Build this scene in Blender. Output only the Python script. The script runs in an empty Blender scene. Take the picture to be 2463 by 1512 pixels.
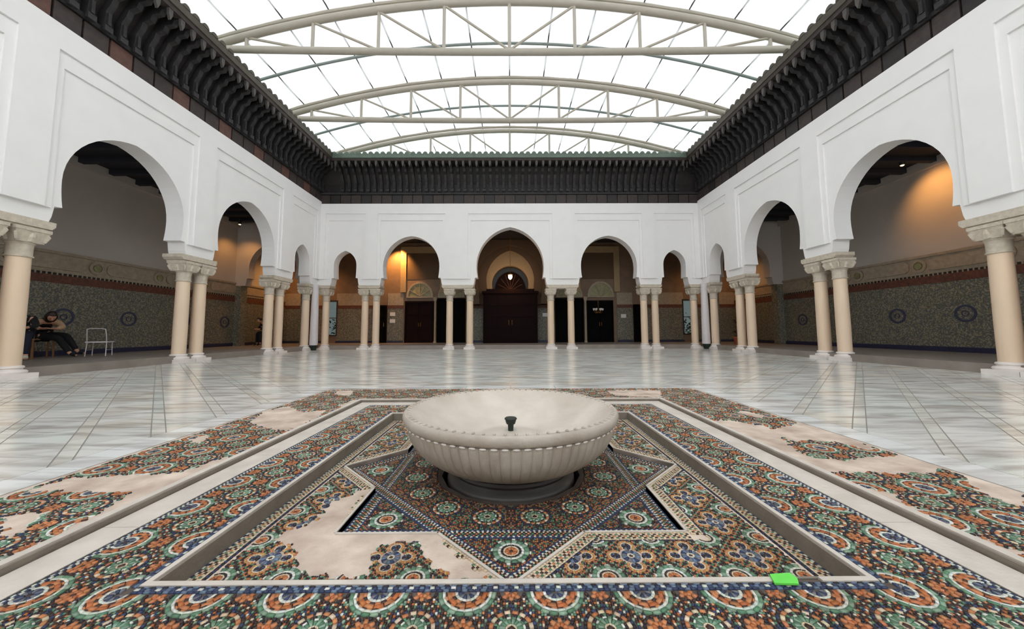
import bpy, math, random
import numpy as np
from mathutils import Matrix, Vector
from mathutils.geometry import tessellate_polygon
random.seed(4); RNG = np.random.default_rng(7)
C = bpy.context.scene.collection
PI = math.pi

# ------------------------------------------------------------------ camera, sky, exposure
cd = bpy.data.cameras.new('camera'); cam = bpy.data.objects.new('camera', cd); C.objects.link(cam)
cd.sensor_width = 36.0; cd.sensor_fit = 'HORIZONTAL'; cd.lens = 840.57 / 2463 * 36
cd.shift_y = -23.8 / 2463; cd.clip_start = 0.05; cd.clip_end = 300
_y, _p, _r = 0.0048, 0.0749, -0.0037
F = Vector((math.sin(_y)*math.cos(_p), math.cos(_y)*math.cos(_p), math.sin(_p)))
R0 = Vector((math.cos(_y), -math.sin(_y), 0)); U0 = R0.cross(F)
RR = R0*math.cos(_r) + U0*math.sin(_r); UU = -R0*math.sin(_r) + U0*math.cos(_r)
cam.matrix_world = Matrix(((RR.x, UU.x, -F.x, 0), (RR.y, UU.y, -F.y, 0), (RR.z, UU.z, -F.z, 0.8), (0, 0, 0, 1)))
bpy.context.scene.camera = cam
w = bpy.data.worlds.new('overcast_sky'); bpy.context.scene.world = w; w.use_nodes = True
w.node_tree.nodes['Background'].inputs[0].default_value = (0.93, 0.97, 1.0, 1)
w.node_tree.nodes['Background'].inputs[1].default_value = 4.5
vs = bpy.context.scene.view_settings
vs.view_transform = 'Standard'; vs.look = 'None'; vs.gamma = 1.0; vs.use_curve_mapping = False
vs.exposure = 0.0
cy_ = bpy.context.scene.cycles
cy_.max_bounces = 6; cy_.diffuse_bounces = 4; cy_.glossy_bounces = 3; cy_.transmission_bounces = 3; cy_.transparent_max_bounces = 4
cy_.caustics_reflective = False; cy_.caustics_refractive = False

# ------------------------------------------------------------------ helpers
def lin(c):
    return tuple(((x/255)/12.92 if x/255 <= .04045 else ((x/255+.055)/1.055)**2.4) for x in c)

def mat(name, rgb, rough=.6, var=.12, scale=4.0, bump=0., bscale=40., spec=.5, metal=0., rgb2=None, stretch=None, detail=6):
    m = bpy.data.materials.new(name); m.use_nodes = True
    nt = m.node_tree; b = nt.nodes['Principled BSDF']
    b.inputs['Roughness'].default_value = rough; b.inputs['Metallic'].default_value = metal
    b.inputs['Specular IOR Level'].default_value = spec
    tc = nt.nodes.new('ShaderNodeTexCoord'); mp = nt.nodes.new('ShaderNodeMapping')
    nt.links.new(tc.outputs['Object'], mp.inputs[0])
    if stretch: mp.inputs['Scale'].default_value = stretch
    n = nt.nodes.new('ShaderNodeTexNoise'); n.inputs['Scale'].default_value = scale; n.inputs['Detail'].default_value = detail
    nt.links.new(mp.outputs[0], n.inputs[0])
    r = nt.nodes.new('ShaderNodeValToRGB')
    c1 = lin(rgb); c2 = lin(rgb2) if rgb2 else tuple(x*(1-var) for x in c1)
    r.color_ramp.elements[0].position = .3; r.color_ramp.elements[1].position = .7
    r.color_ramp.elements[0].color = (*c2, 1); r.color_ramp.elements[1].color = (*c1, 1)
    nt.links.new(n.outputs['Fac'], r.inputs[0]); nt.links.new(r.outputs[0], b.inputs['Base Color'])
    if bump:
        n2 = nt.nodes.new('ShaderNodeTexNoise'); n2.inputs['Scale'].default_value = bscale; n2.inputs['Detail'].default_value = 4
        nt.links.new(mp.outputs[0], n2.inputs[0])
        bp = nt.nodes.new('ShaderNodeBump'); bp.inputs['Strength'].default_value = bump; bp.inputs['Distance'].default_value = .01
        nt.links.new(n2.outputs['Fac'], bp.inputs['Height']); nt.links.new(bp.outputs[0], b.inputs['Normal'])
    return m

class MB:
    def __init__(s): s.v = []; s.f = []
    def add(s, v, f):
        k = len(s.v); s.v += [tuple(p) for p in v]; s.f += [tuple(i+k for i in q) for q in f]
    def box(s, x0, x1, y0, y1, z0, z1):
        s.add([(x, y, z) for z in (z0, z1) for y in (y0, y1) for x in (x0, x1)],
              [(0, 2, 3, 1), (4, 5, 7, 6), (0, 1, 5, 4), (2, 6, 7, 3), (0, 4, 6, 2), (1, 3, 7, 5)]); return s
    def frustum(s, cx, cy, z0, z1, a0, b0, a1, b1):
        s.add([(cx+sx*(a0 if z == z0 else a1), cy+sy*(b0 if z == z0 else b1), z) for z in (z0, z1) for sy in (-1, 1) for sx in (-1, 1)],
              [(0, 2, 3, 1), (4, 5, 7, 6), (0, 1, 5, 4), (2, 6, 7, 3), (0, 4, 6, 2), (1, 3, 7, 5)]); return s
    def prism(s, poly, fn, a, b):
        """poly: list of (u,v) ccw; fn(u,v,w)->xyz; extruded w from a to b"""
        n = len(poly)
        tris = tessellate_polygon([[Vector((u, v, 0)) for u, v in poly]])
        s.add([fn(u, v, a) for u, v in poly] + [fn(u, v, b) for u, v in poly],
              [tuple(t) for t in tris] + [tuple(i+n for i in reversed(t)) for t in tris] +
              [(i, (i+1) % n, (i+1) % n+n, i+n) for i in range(n)]); return s
    def ring(s, outer, inner, fn, a, b):
        no, ni = len(outer), len(inner); al = list(outer)+list(inner); n = no+ni
        tris = tessellate_polygon([[Vector((u, v, 0)) for u, v in outer], [Vector((u, v, 0)) for u, v in inner]])
        fs = [tuple(t) for t in tris] + [tuple(i+n for i in reversed(t)) for t in tris]
        fs += [(i, (i+1) % no, (i+1) % no+n, i+n) for i in range(no)]
        fs += [(no+i, no+(i+1) % ni, no+(i+1) % ni+n, no+i+n) for i in range(ni)]
        s.add([fn(u, v, a) for u, v in al]+[fn(u, v, b) for u, v in al], fs); return s
    def lathe(s, prof, n=24, c=(0, 0, 0), rf=None, cap=True):
        v = []
        for r, z in prof:
            for i in range(n):
                t = 2*PI*i/n; q = r*(rf(t, z, r) if rf else 1)
                v.append((c[0]+q*math.cos(t), c[1]+q*math.sin(t), c[2]+z))
        f = [(j*n+i, j*n+(i+1) % n, (j+1)*n+(i+1) % n, (j+1)*n+i) for j in range(len(prof)-1) for i in range(n)]
        if cap: f.append(tuple(reversed(range(n)))); f.append(tuple((len(prof)-1)*n+i for i in range(n)))
        s.add(v, f); return s
    def tube(s, pts, r, n=8):
        pts = [Vector(p) for p in pts]; rs = r if isinstance(r, (list, tuple)) else [r]*len(pts)
        v = []
        for k, p in enumerate(pts):
            d = (pts[min(k+1, len(pts)-1)]-pts[max(k-1, 0)]).normalized()
            a = d.cross(Vector((0, 0, 1)))
            if a.length < .05: a = d.cross(Vector((1, 0, 0)))
            a.normalize(); b = d.cross(a)
            for i in range(n):
                t = 2*PI*i/n; v.append(p+(a*math.cos(t)+b*math.sin(t))*rs[k])
        m = len(pts)
        f = [(j*n+i, j*n+(i+1) % n, (j+1)*n+(i+1) % n, (j+1)*n+i) for j in range(m-1) for i in range(n)]
        f.append(tuple(reversed(range(n)))); f.append(tuple((m-1)*n+i for i in range(n)))
        s.add(v, f); return s
    def mesh(s, name, m, smooth=False):
        me = bpy.data.meshes.new(name); me.from_pydata([tuple(p) for p in s.v], [], s.f)
        import bmesh
        bm = bmesh.new(); bm.from_mesh(me); bmesh.ops.recalc_face_normals(bm, faces=bm.faces); bm.to_mesh(me); bm.free()
        if m: me.materials.append(m)
        if smooth:
            me.shade_smooth()
            try: me.set_sharp_from_angle(angle=math.radians(38))
            except Exception: pass
        return me

def put(name, me, parent=None, loc=(0, 0, 0), rz=0):
    o = bpy.data.objects.new(name, me); C.objects.link(o); o.location = loc; o.rotation_euler = (0, 0, rz)
    if parent: o.parent = parent
    return o
def obj(name, mb, m, parent=None, smooth=False, loc=(0, 0, 0), rz=0):
    return put(name, mb.mesh(name, m, smooth), parent, loc, rz)
def tag(o, label, cat, group=None, kind=None):
    o['label'] = label; o['category'] = cat
    if group: o['group'] = group
    if kind: o['kind'] = kind
    return o
def empty(name, loc=(0, 0, 0), rz=0):
    o = bpy.data.objects.new(name, None); C.objects.link(o); o.location = loc; o.rotation_euler = (0, 0, rz)
    o.empty_display_size = .1; return o
def struct(name, mb=None, m=None, label=None, cat=None):
    o = obj(name, mb, m) if mb else empty(name)
    o['kind'] = 'structure'
    if label: o['label'] = label
    if cat: o['category'] = cat
    return o
def copy_tree(o, parent=None):
    c = o.copy(); C.objects.link(c)
    if parent: c.parent = parent
    for ch in list(o.children): copy_tree(ch, c)
    return c

# ------------------------------------------------------------------ materials
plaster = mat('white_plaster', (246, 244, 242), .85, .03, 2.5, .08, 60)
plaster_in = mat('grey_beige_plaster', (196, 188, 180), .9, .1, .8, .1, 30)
stone_col = mat('beige_column_marble', (240, 214, 186), .42, .10, 3, .05, 60, stretch=(1, 1, .35))
stone_cap = mat('carved_cream_stone', (214, 202, 184), .7, .22, 14, .9, 28)
stone_white = mat('white_base_marble', (240, 232, 226), .45, .08, 5)
kerb_m = mat('worn_white_marble', (218, 208, 197), .55, .2, 7, .3, 60)
kerb_g = mat('grey_cement_side', (140, 130, 118), .8, .25, 8, .3, 60)
mortar = mat('bare_mortar', (226, 208, 192), .85, .0, 5.5, .9, 22, rgb2=(176, 154, 138), detail=10)
grout = mat('dark_grout', (96, 84, 76), .8, .3, 12)
basin_m = mat('fountain_limestone', (206, 196, 184), .5, .0, 5, .25, 50, rgb2=(176, 164, 150), detail=9)
basin_in = mat('basin_inner_limestone', (216, 206, 194), .5, .0, 3.5, .2, 50, rgb2=(190, 178, 164), detail=9)
basin_foot = mat('dark_wet_stone', (84, 80, 76), .45, .3, 6)  # foot stone, darker than the bowl
dark_metal = mat('blackened_bronze', (40, 52, 44), .5, .3, 20, metal=.3)
wood_dark = mat('dark_carved_cedar', (44, 39, 38), .6, .45, 9, .5, 40)
wood_grey = mat('weathered_grey_cedar', (50, 48, 50), .65, .4, 9, .5, 40)
wood_red = mat('red_brown_cedar', (104, 72, 62), .65, .35, 9, .4, 40)
wood_mid = mat('brown_cedar', (66, 56, 52), .65, .4, 9, .4, 40)
wood_tooth = mat('pale_cedar_pendant', (88, 83, 80), .65, .3, 9)
green_tile = mat('green_glazed_tile', (104, 122, 108), .4, .25, 6)
brown_tile = mat('mossy_brown_tile', (86, 80, 68), .6, .35, 6)  # brown counterpart of the green tile, for the side eaves
steel = mat('beige_painted_steel', (186, 178, 164), .5, .06, 6)
steel_teal = mat('grey_green_steel', (150, 160, 156), .5, .06, 6)
cord_m = mat('grey_seam_cord', (84, 84, 84), .7, .1, 6)
gallery_floor_m = mat('grey_gallery_paving', (150, 140, 132), .35, .25, 2.5)
ceil_m = mat('blackened_cedar_ceiling', (40, 42, 50), .8, .3, 6)
door_m = mat('dark_red_door_wood', (26, 8, 7), .7, .4, 5, .3, 40, spec=.12, stretch=(4, 4, .6))
door_black = mat('near_black_interior', (7, 6, 6), .8, .3, 5, spec=.1)
cream_stucco = mat('cream_stucco', (180, 156, 120), .8, .2, 20, .6, 50)
brown_stucco = mat('brown_carved_stucco', (104, 84, 66), .85, .3, 30, .8, 60)
navy_tile = mat('navy_tile', (44, 48, 78), .4, .3, 14)
red_tile = mat('brick_red_tile_band', (118, 70, 52), .5, .0, 16, rgb2=(72, 46, 40))
frieze_stone = mat('carved_grey_frieze', (172, 158, 138), .75, .25, 10, .8, 30)
glass_green = mat('green_cream_lunette_glass', (150, 148, 104), .4, .4, 8)
brass = mat('old_brass', (170, 120, 60), .35, .2, 8, metal=.8)
paper = mat('white_notice_paper', (232, 232, 232), .8, .03, 8)
green_tag = mat('bright_green_paper', (110, 226, 88), .7, .08, 30)
white_paint = mat('white_painted_metal', (226, 220, 222), .4, .04, 5)
terracotta = mat('terracotta_clay', (178, 96, 66), .8, .2, 9)
leaf_m = mat('dark_green_leaf', (38, 56, 36), .6, .4, 20)
hedge_m = mat('garden_hedge_leaf', (96, 124, 88), .7, .4, 30)
skin_m = mat('skin', (206, 150, 124), .55, .06, 8)
hair_m = mat('dark_brown_hair', (44, 26, 22), .5, .4, 30, stretch=(1, 1, .2))
cloth_black = mat('black_cloth', (24, 24, 28), .9, .3, 12)
cloth_navy = mat('navy_trouser_cloth', (26, 28, 48), .9, .3, 12)
cloth_tan = mat('tan_knit_cloth', (196, 162, 128), .9, .15, 40)
cloth_pink = mat('dusty_pink_cloth', (176, 140, 140), .9, .15, 20)
shoe_pale = mat('pale_shoe', (206, 214, 196), .6, .1, 20)
wood_chair = mat('honey_brown_chair_wood', (142, 96, 56), .5, .25, 9)

def marble_mat(name, base, vein, warm, rough):
    m = bpy.data.materials.new(name); m.use_nodes = True; nt = m.node_tree; b = nt.nodes['Principled BSDF']
    g = nt.nodes.new('ShaderNodeNewGeometry')
    mp = nt.nodes.new('ShaderNodeMapping'); mp.inputs['Scale'].default_value = (.55, 3.2, 1)
    nt.links.new(g.outputs['Position'], mp.inputs[0])
    n = nt.nodes.new('ShaderNodeTexNoise'); n.inputs['Scale'].default_value = 2.6; n.inputs['Detail'].default_value = 8; n.inputs['Distortion'].default_value = .8
    nt.links.new(mp.outputs[0], n.inputs[0])
    r = nt.nodes.new('ShaderNodeValToRGB'); e = r.color_ramp.elements
    e[0].position = .36; e[0].color = (*lin(vein), 1); e[1].position = .56; e[1].color = (*lin(base), 1)
    nt.links.new(n.outputs['Fac'], r.inputs[0])
    at = nt.nodes.new('ShaderNodeAttribute'); at.attribute_name = 'tone'
    mx = nt.nodes.new('ShaderNodeMix'); mx.data_type = 'RGBA'; mx.blend_type = 'MULTIPLY'; mx.inputs[0].default_value = 1
    nt.links.new(r.outputs[0], mx.inputs[6]); nt.links.new(at.outputs['Color'], mx.inputs[7])
    nt.links.new(mx.outputs[2], b.inputs['Base Color'])
    n2 = nt.nodes.new('ShaderNodeTexNoise'); n2.inputs['Scale'].default_value = 1.5
    mr = nt.nodes.new('ShaderNodeMapRange'); mr.inputs[3].default_value = rough*.7; mr.inputs[4].default_value = rough*1.5
    nt.links.new(n2.outputs['Fac'], mr.inputs[0]); nt.links.new(mr.outputs[0], b.inputs['Roughness'])
    b.inputs['Specular IOR Level'].default_value = .6
    return m
marble = marble_mat('veined_white_marble', (240, 240, 236), (196, 192, 186), None, .18)

def chip_mat():
    m = bpy.data.materials.new('glazed_mosaic_chip'); m.use_nodes = True; nt = m.node_tree; b = nt.nodes['Principled BSDF']
    at = nt.nodes.new('ShaderNodeAttribute'); at.attribute_name = 'Col'
    n = nt.nodes.new('ShaderNodeTexNoise'); n.inputs['Scale'].default_value = 2.2; n.inputs['Detail'].default_value = 8
    g = nt.nodes.new('ShaderNodeNewGeometry'); nt.links.new(g.outputs['Position'], n.inputs[0])
    r = nt.nodes.new('ShaderNodeValToRGB'); r.color_ramp.elements[0].position = .3; r.color_ramp.elements[1].position = .7
    r.color_ramp.elements[0].color = (.72, .66, .6, 1); r.color_ramp.elements[1].color = (1, 1, 1, 1)
    nt.links.new(n.outputs['Fac'], r.inputs[0])
    mx = nt.nodes.new('ShaderNodeMix'); mx.data_type = 'RGBA'; mx.blend_type = 'MULTIPLY'; mx.inputs[0].default_value = 1
    nt.links.new(at.outputs['Color'], mx.inputs[6]); nt.links.new(r.outputs[0], mx.inputs[7])
    nt.links.new(mx.outputs[2], b.inputs['Base Color']); b.inputs['Roughness'].default_value = .5
    b.inputs['Specular IOR Level'].default_value = .35
    return m
chip_m = chip_mat()

ring_m = mat('dull_blue_ring_tile', (62, 66, 92), .5, .2, 14)
def dado_mat():   # fine green-grey tile pattern, pieces far too small to tell apart
    m = bpy.data.materials.new('fine_green_tile_pattern'); m.use_nodes = True; nt = m.node_tree; b = nt.nodes['Principled BSDF']
    tc = nt.nodes.new('ShaderNodeTexCoord'); v = nt.nodes.new('ShaderNodeTexVoronoi'); v.inputs['Scale'].default_value = 38
    v.inputs['Randomness'].default_value = .55
    nt.links.new(tc.outputs['Object'], v.inputs[0])
    r = nt.nodes.new('ShaderNodeValToRGB'); r.color_ramp.interpolation = 'CONSTANT'
    cols = [(0, (112, 116, 100)), (.25, (88, 90, 84)), (.42, (146, 138, 120)), (.6, (110, 106, 84)), (.72, (88, 90, 98)), (.82, (118, 116, 104)), (.93, (116, 94, 80))]
    e = r.color_ramp.elements; e[0].position = 0; e[0].color = (*lin(cols[0][1]), 1); e[1].position = cols[1][0]; e[1].color = (*lin(cols[1][1]), 1)
    for p_, c_ in cols[2:]: q = e.new(p_); q.color = (*lin(c_), 1)
    nt.links.new(v.outputs['Color'], r.inputs[0]); nt.links.new(r.outputs[0], b.inputs['Base Color'])
    b.inputs['Roughness'].default_value = .45
    return m
dado_m = dado_mat()

membrane_m = bpy.data.materials.new('translucent_roof_membrane'); membrane_m.use_nodes = True
nt = membrane_m.node_tree; nt.nodes.remove(nt.nodes['Principled BSDF'])
tr = nt.nodes.new('ShaderNodeBsdfTranslucent'); di = nt.nodes.new('ShaderNodeBsdfDiffuse'); ms = nt.nodes.new('ShaderNodeMixShader')
nz = nt.nodes.new('ShaderNodeTexNoise'); nz.inputs['Scale'].default_value = 1.2
tcm = nt.nodes.new('ShaderNodeTexCoord'); mpm = nt.nodes.new('ShaderNodeMapping'); mpm.inputs['Scale'].default_value = (.4, 3, 1)
nt.links.new(tcm.outputs['Object'], mpm.inputs[0]); nt.links.new(mpm.outputs[0], nz.inputs[0])
rm = nt.nodes.new('ShaderNodeValToRGB'); rm.color_ramp.elements[0].position = .3; rm.color_ramp.elements[0].color = (.44, .44, .44, 1); rm.color_ramp.elements[1].position = .7; rm.color_ramp.elements[1].color = (.5, .495, .49, 1)
nt.links.new(nz.outputs['Fac'], rm.inputs[0]); nt.links.new(rm.outputs[0], tr.inputs[0])
di.inputs[0].default_value = (.8, .8, .8, 1); ms.inputs[0].default_value = .45
nt.links.new(tr.outputs[0], ms.inputs[1]); nt.links.new(di.outputs[0], ms.inputs[2]); nt.links.new(ms.outputs[0], nt.nodes['Material Output'].inputs[0])

def emit(name, rgb, s):
    m = bpy.data.materials.new(name); m.use_nodes = True; b = m.node_tree.nodes['Principled BSDF']
    b.inputs['Base Color'].default_value = (*rgb, 1); b.inputs['Emission Color'].default_value = (*rgb, 1); b.inputs['Emission Strength'].default_value = s
    return m
pane_m = bpy.data.materials.new('tinted_window_glass'); pane_m.use_nodes = True  # dark tint added to cut the sky glare through the openings
nt = pane_m.node_tree; nt.nodes.remove(nt.nodes['Principled BSDF']); tp = nt.nodes.new('ShaderNodeBsdfTransparent'); tp.inputs[0].default_value = (.17, .19, .185, 1)
gl = nt.nodes.new('ShaderNodeBsdfGlossy'); gl.inputs['Roughness'].default_value = .05; mm_ = nt.nodes.new('ShaderNodeMixShader'); mm_.inputs[0].default_value = .05
nt.links.new(tp.outputs[0], mm_.inputs[1]); nt.links.new(gl.outputs[0], mm_.inputs[2]); nt.links.new(mm_.outputs[0], nt.nodes['Material Output'].inputs[0])
lamp_glow = emit('lit_lantern_glass', (1, .72, .42), 14)
bulb_glow = emit('lit_spot_bulb', (1, .6, .25), 6)

# ------------------------------------------------------------------ key dimensions
XW, YW, T = 8.52, 15.38, .45          # court face of side and far arcades, wall thickness
XO, YO = 12.2, 18.9                   # outer gallery walls
ZS, ZB, ZT, ZTF = .18, 2.83, 6.60, 6.50   # gallery floor, wall underside, wall tops
YC = 2.43                             # fountain centre

# ------------------------------------------------------------------ arcade walls
def arch_pts(c, r, zc, zt, foot=True):
    """points of an opening from its left foot to its right foot"""
    h = zt-zc; e = (h*h-r*r)/(2*r); RR_ = r+e
    half = [(r+.13, ZB), (r+.10, ZB+.10), (r+.07, ZB+.32), (r*.965, ZB+.33)]
    for k in range(1, 5):
        z = ZB+.33+(zc-ZB-.33)*k/5; d = (zc-z)/(zc-ZB-.33); half.append((r*(1-.035*d*d), z))
    tmax = math.asin(h/RR_)
    for k in range(0, 13):
        t = tmax*k/12; half.append((RR_*math.cos(t)-e, zc+RR_*math.sin(t)))
    half[-1] = (0, zt)
    return [(c-a, z) for a, z in half] + [(c+a, z) for a, z in reversed(half[:-1])]

def arcade_wall(name, arches, u0, u1, ztop, fn, depth, solid=None):
    """fn(u, z, w): w measured into the wall"""
    poly = [(u0, ztop), (u0, ZB)]
    if solid: poly = [(u0, ztop), (u0, 0), (solid, 0), (solid, ZB)]
    for c, r, zc, zt in arches: poly += arch_pts(c, r, zc, zt)
    poly += [(u1, ZB), (u1, ztop)]
    mb = MB().prism(poly, fn, 0, depth)
    return struct(name, mb, plaster)

SA = [(4.18, 1.24, 3.68, 5.04), (7.73, 1.24, 3.68, 5.04), (11.27, 1.22, 3.68, 5.04), (14.2, .5, 3.72, 4.38)]
FA = [(-7.33, .5, 3.72, 4.38), (-4.4, 1.25, 3.68, 5.04), (0, 1.5, 3.67, 5.44), (4.4, 1.25, 3.68, 5.04), (7.33, .5, 3.72, 4.38)]
fnL = lambda u, z, w_: (-XW-w_, u, z)
fnR = lambda u, z, w_: (XW+w_, u, z)
fnF = lambda u, z, w_: (u, YW+w_, z)
wall_left = arcade_wall('wall_left', SA, -6, YW+T, ZT, fnL, T, solid=2.9)
wall_right = arcade_wall('wall_right', SA, -6, YW+T, ZT, fnR, T, solid=2.9)
wall_far = arcade_wall('wall_far', FA, -XW-.001, XW+.001, ZTF, fnF, T)
wall_left['label'] = 'white plaster arcade wall with horseshoe arches beside the seated people'
wall_right['label'] = 'white plaster arcade wall with horseshoe arches and amber glow behind it'
wall_far['label'] = 'white plaster arcade wall with five arches facing the fountain'
wl = struct('wall_behind', MB().box(-XW-T, XW+T, -6.4, -6, 0, ZT), plaster)
wl['label'] = 'plain white plaster wall closing the court behind the viewpoint'

def alfiz(wall, fn, u0, u1, ztop):
    """raised flat frame round one recessed arch field: two stepped bands"""
    def fr(a0, a1, z1, wd, side, pr):
        po = [(a0, ZB+.27), (a0+side, ZB+.27), (a0+side, z1-wd), (a1-side, z1-wd), (a1-side, ZB+.27), (a1, ZB+.27), (a1, z1), (a0, z1)]
        return MB().prism(po, fn, -pr, .02)
    obj('inner_frame', fr(u0, u1, ztop, .30, .12, .035), plaster, wall)
def raised(wall, fn, u0, u1, z0, z1, pr=.075):
    obj('pilaster_strip', MB().prism([(u0, z0), (u1, z0), (u1, z1), (u0, z1)], fn, -pr, .02), plaster, wall)
for wll, fn in ((wall_left, fnL), (wall_right, fnR)):
    raised(wll, fn, -6, YW+.02, 6.12, ZT)
    for a, b in ((2.35, 2.68), (5.68, 6.23), (9.22, 9.78), (12.77, 13.33), (15.1, YW)): raised(wll, fn, a, b, ZB+.27, 6.12)
    for a, b in ((2.68, 5.68), (6.23, 9.22), (9.78, 12.77), (13.33, 15.1)): alfiz(wll, fn, a, b, 6.12)
raised(wall_far, fnF, -XW, XW, 6.04, ZTF)
for a, b in ((-8.52, -8.22), (-6.45, -5.9), (-2.9, -1.88), (1.88, 2.9), (5.9, 6.45), (8.22, 8.52)): raised(wall_far, fnF, a, b, ZB+.27, 6.04)
for a, b in ((-8.22, -6.45), (-5.9, -2.9), (-1.88, 1.88), (2.9, 5.9), (6.45, 8.22)): alfiz(wall_far, fnF, a, b, 6.04)

# stone impost blocks carrying each pier of the walls
def impost(wall, fn, u0, u1):
    m = MB()
    m.prism([(u0+.05, 2.69), (u1-.05, 2.69), (u1, 2.75), (u1, ZB), (u0, ZB), (u0, 2.75)], fn, -.03, T+.03)
    m.prism([(u0+.08, 2.66), (u1-.08, 2.66), (u1-.08, 2.69), (u0+.08, 2.69)], fn, .0, T)
    obj('impost_block', m, stone_cap, wall)
for wll, fn in ((wall_left, fnL), (wall_right, fnR)):
    for a, b in ((5.33, 6.45), (8.96, 10.05), (12.48, 13.58), (14.68, 15.35)): impost(wll, fn, a, b)
for a, b in ((-8.5, -7.95), (-6.72, -5.74), (-3.03, -1.62), (1.62, 3.03), (5.74, 6.72), (7.95, 8.5)): impost(wall_far, fnF, a, b)

# ------------------------------------------------------------------ columns
def make_column():
    t = empty('marble_column')
    obj('plinth', MB().box(-.24, .24, -.24, .24, 0, .09), stone_white, t)
    obj('base', MB().lathe([(.215, .09), (.225, .12), (.205, .145), (.17, .155), (.165, .175), (.185, .19), (.18, .215), (.15, .23)], 24), stone_white, t, True)
    obj('shaft', MB().lathe([(.148, .23), (.15, .9), (.147, 1.6), (.142, 2.13)], 24), stone_col, t, True)
    obj('necking', MB().lathe([(.142, 2.13), (.165, 2.14), (.165, 2.16), (.15, 2.17), (.152, 2.30), (.158, 2.36), (.178, 2.38), (.178, 2.40)], 24), stone_cap, t, True)
    m = MB().frustum(0, 0, 2.40, 2.60, .185, .185, .232, .232).frustum(0, 0, 2.60, 2.66, .242, .242, .242, .242)
    cp = obj('capital', m, stone_cap, t)
    sm = MB().tube([(.18, .18, 2.43), (.215, .215, 2.54), (.21, .21, 2.60)], [.03, .034, .03], 6).mesh('corner_scroll', stone_cap)
    lm = MB().tube([(.18, 0, 2.42), (.205, 0, 2.50), (.225, 0, 2.57)], [.05, .045, .02], 6).mesh('carved_leaf', stone_cap)
    for k in range(4): put('corner_scroll', sm, cp, rz=PI/2*k); put('carved_leaf', lm, cp, rz=PI/2*k)
    return t
col0 = make_column(); used = [False]
def column(x, y, label, group):
    o = col0 if not used[0] else copy_tree(col0); used[0] = True
    o.location = (x, y, 0); tag(o, label, 'column', group, 'thing')
XCc = XW+.19
for s, nm in ((-1, 'seated people'), (1, 'potted plant')):
    side = nm + ' side'
    g = 'columns of the arcade on the ' + side
    for yy, lab in ((5.60, 'nearer one of the closest pair'), (6.15 if s < 0 else 6.09, 'farther one of the closest pair'),
                    (9.28 if s < 0 else 9.12, 'nearer one of the second pair'), (9.78 if s < 0 else 9.70, 'farther one of the second pair'),
                    (12.60, 'nearer one of the third pair'), (13.16, 'farther one of the third pair'), (14.87, 'lone one by the corner drainpipe')):
        column(s*XCc, yy, 'beige marble column, %s: %s' % (side, lab), g)
YCc = YW+.17
for s, nm in ((-1, 'amber-lit'), (1, 'unlit')):
    for xx, lab in ((1.80, 'inner column of the central pair'), (2.70, 'outer column of the central pair'),
                    (5.96, 'inner column of the outer pair'), (6.46, 'outer column of the outer pair'), (8.20, 'column by the corner drainpipe')):
        column(s*xx, YCc, 'slim beige far %s, on the %s side' % (lab, nm), 'columns of the far arcade')
for s, nm in ((-1, 'seated people'), (1, 'potted plant')):
    t = empty('drainpipe', (s*8.42, 15.06, 0))
    obj('pipe', MB().lathe([(.16, .22), (.165, .3), (.15, 1.6), (.13, 2.7), (.13, 2.82)], 20), white_paint, t, True)
    obj('shoe', MB().lathe([(.10, 0), (.12, .06), (.17, .18), (.17, .22)], 16), dark_metal, t, True)
    tag(t, 'white corner drainpipe between arcades, on the side of the ' + nm, 'pipe', 'white drainpipes in the far corners')

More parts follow.
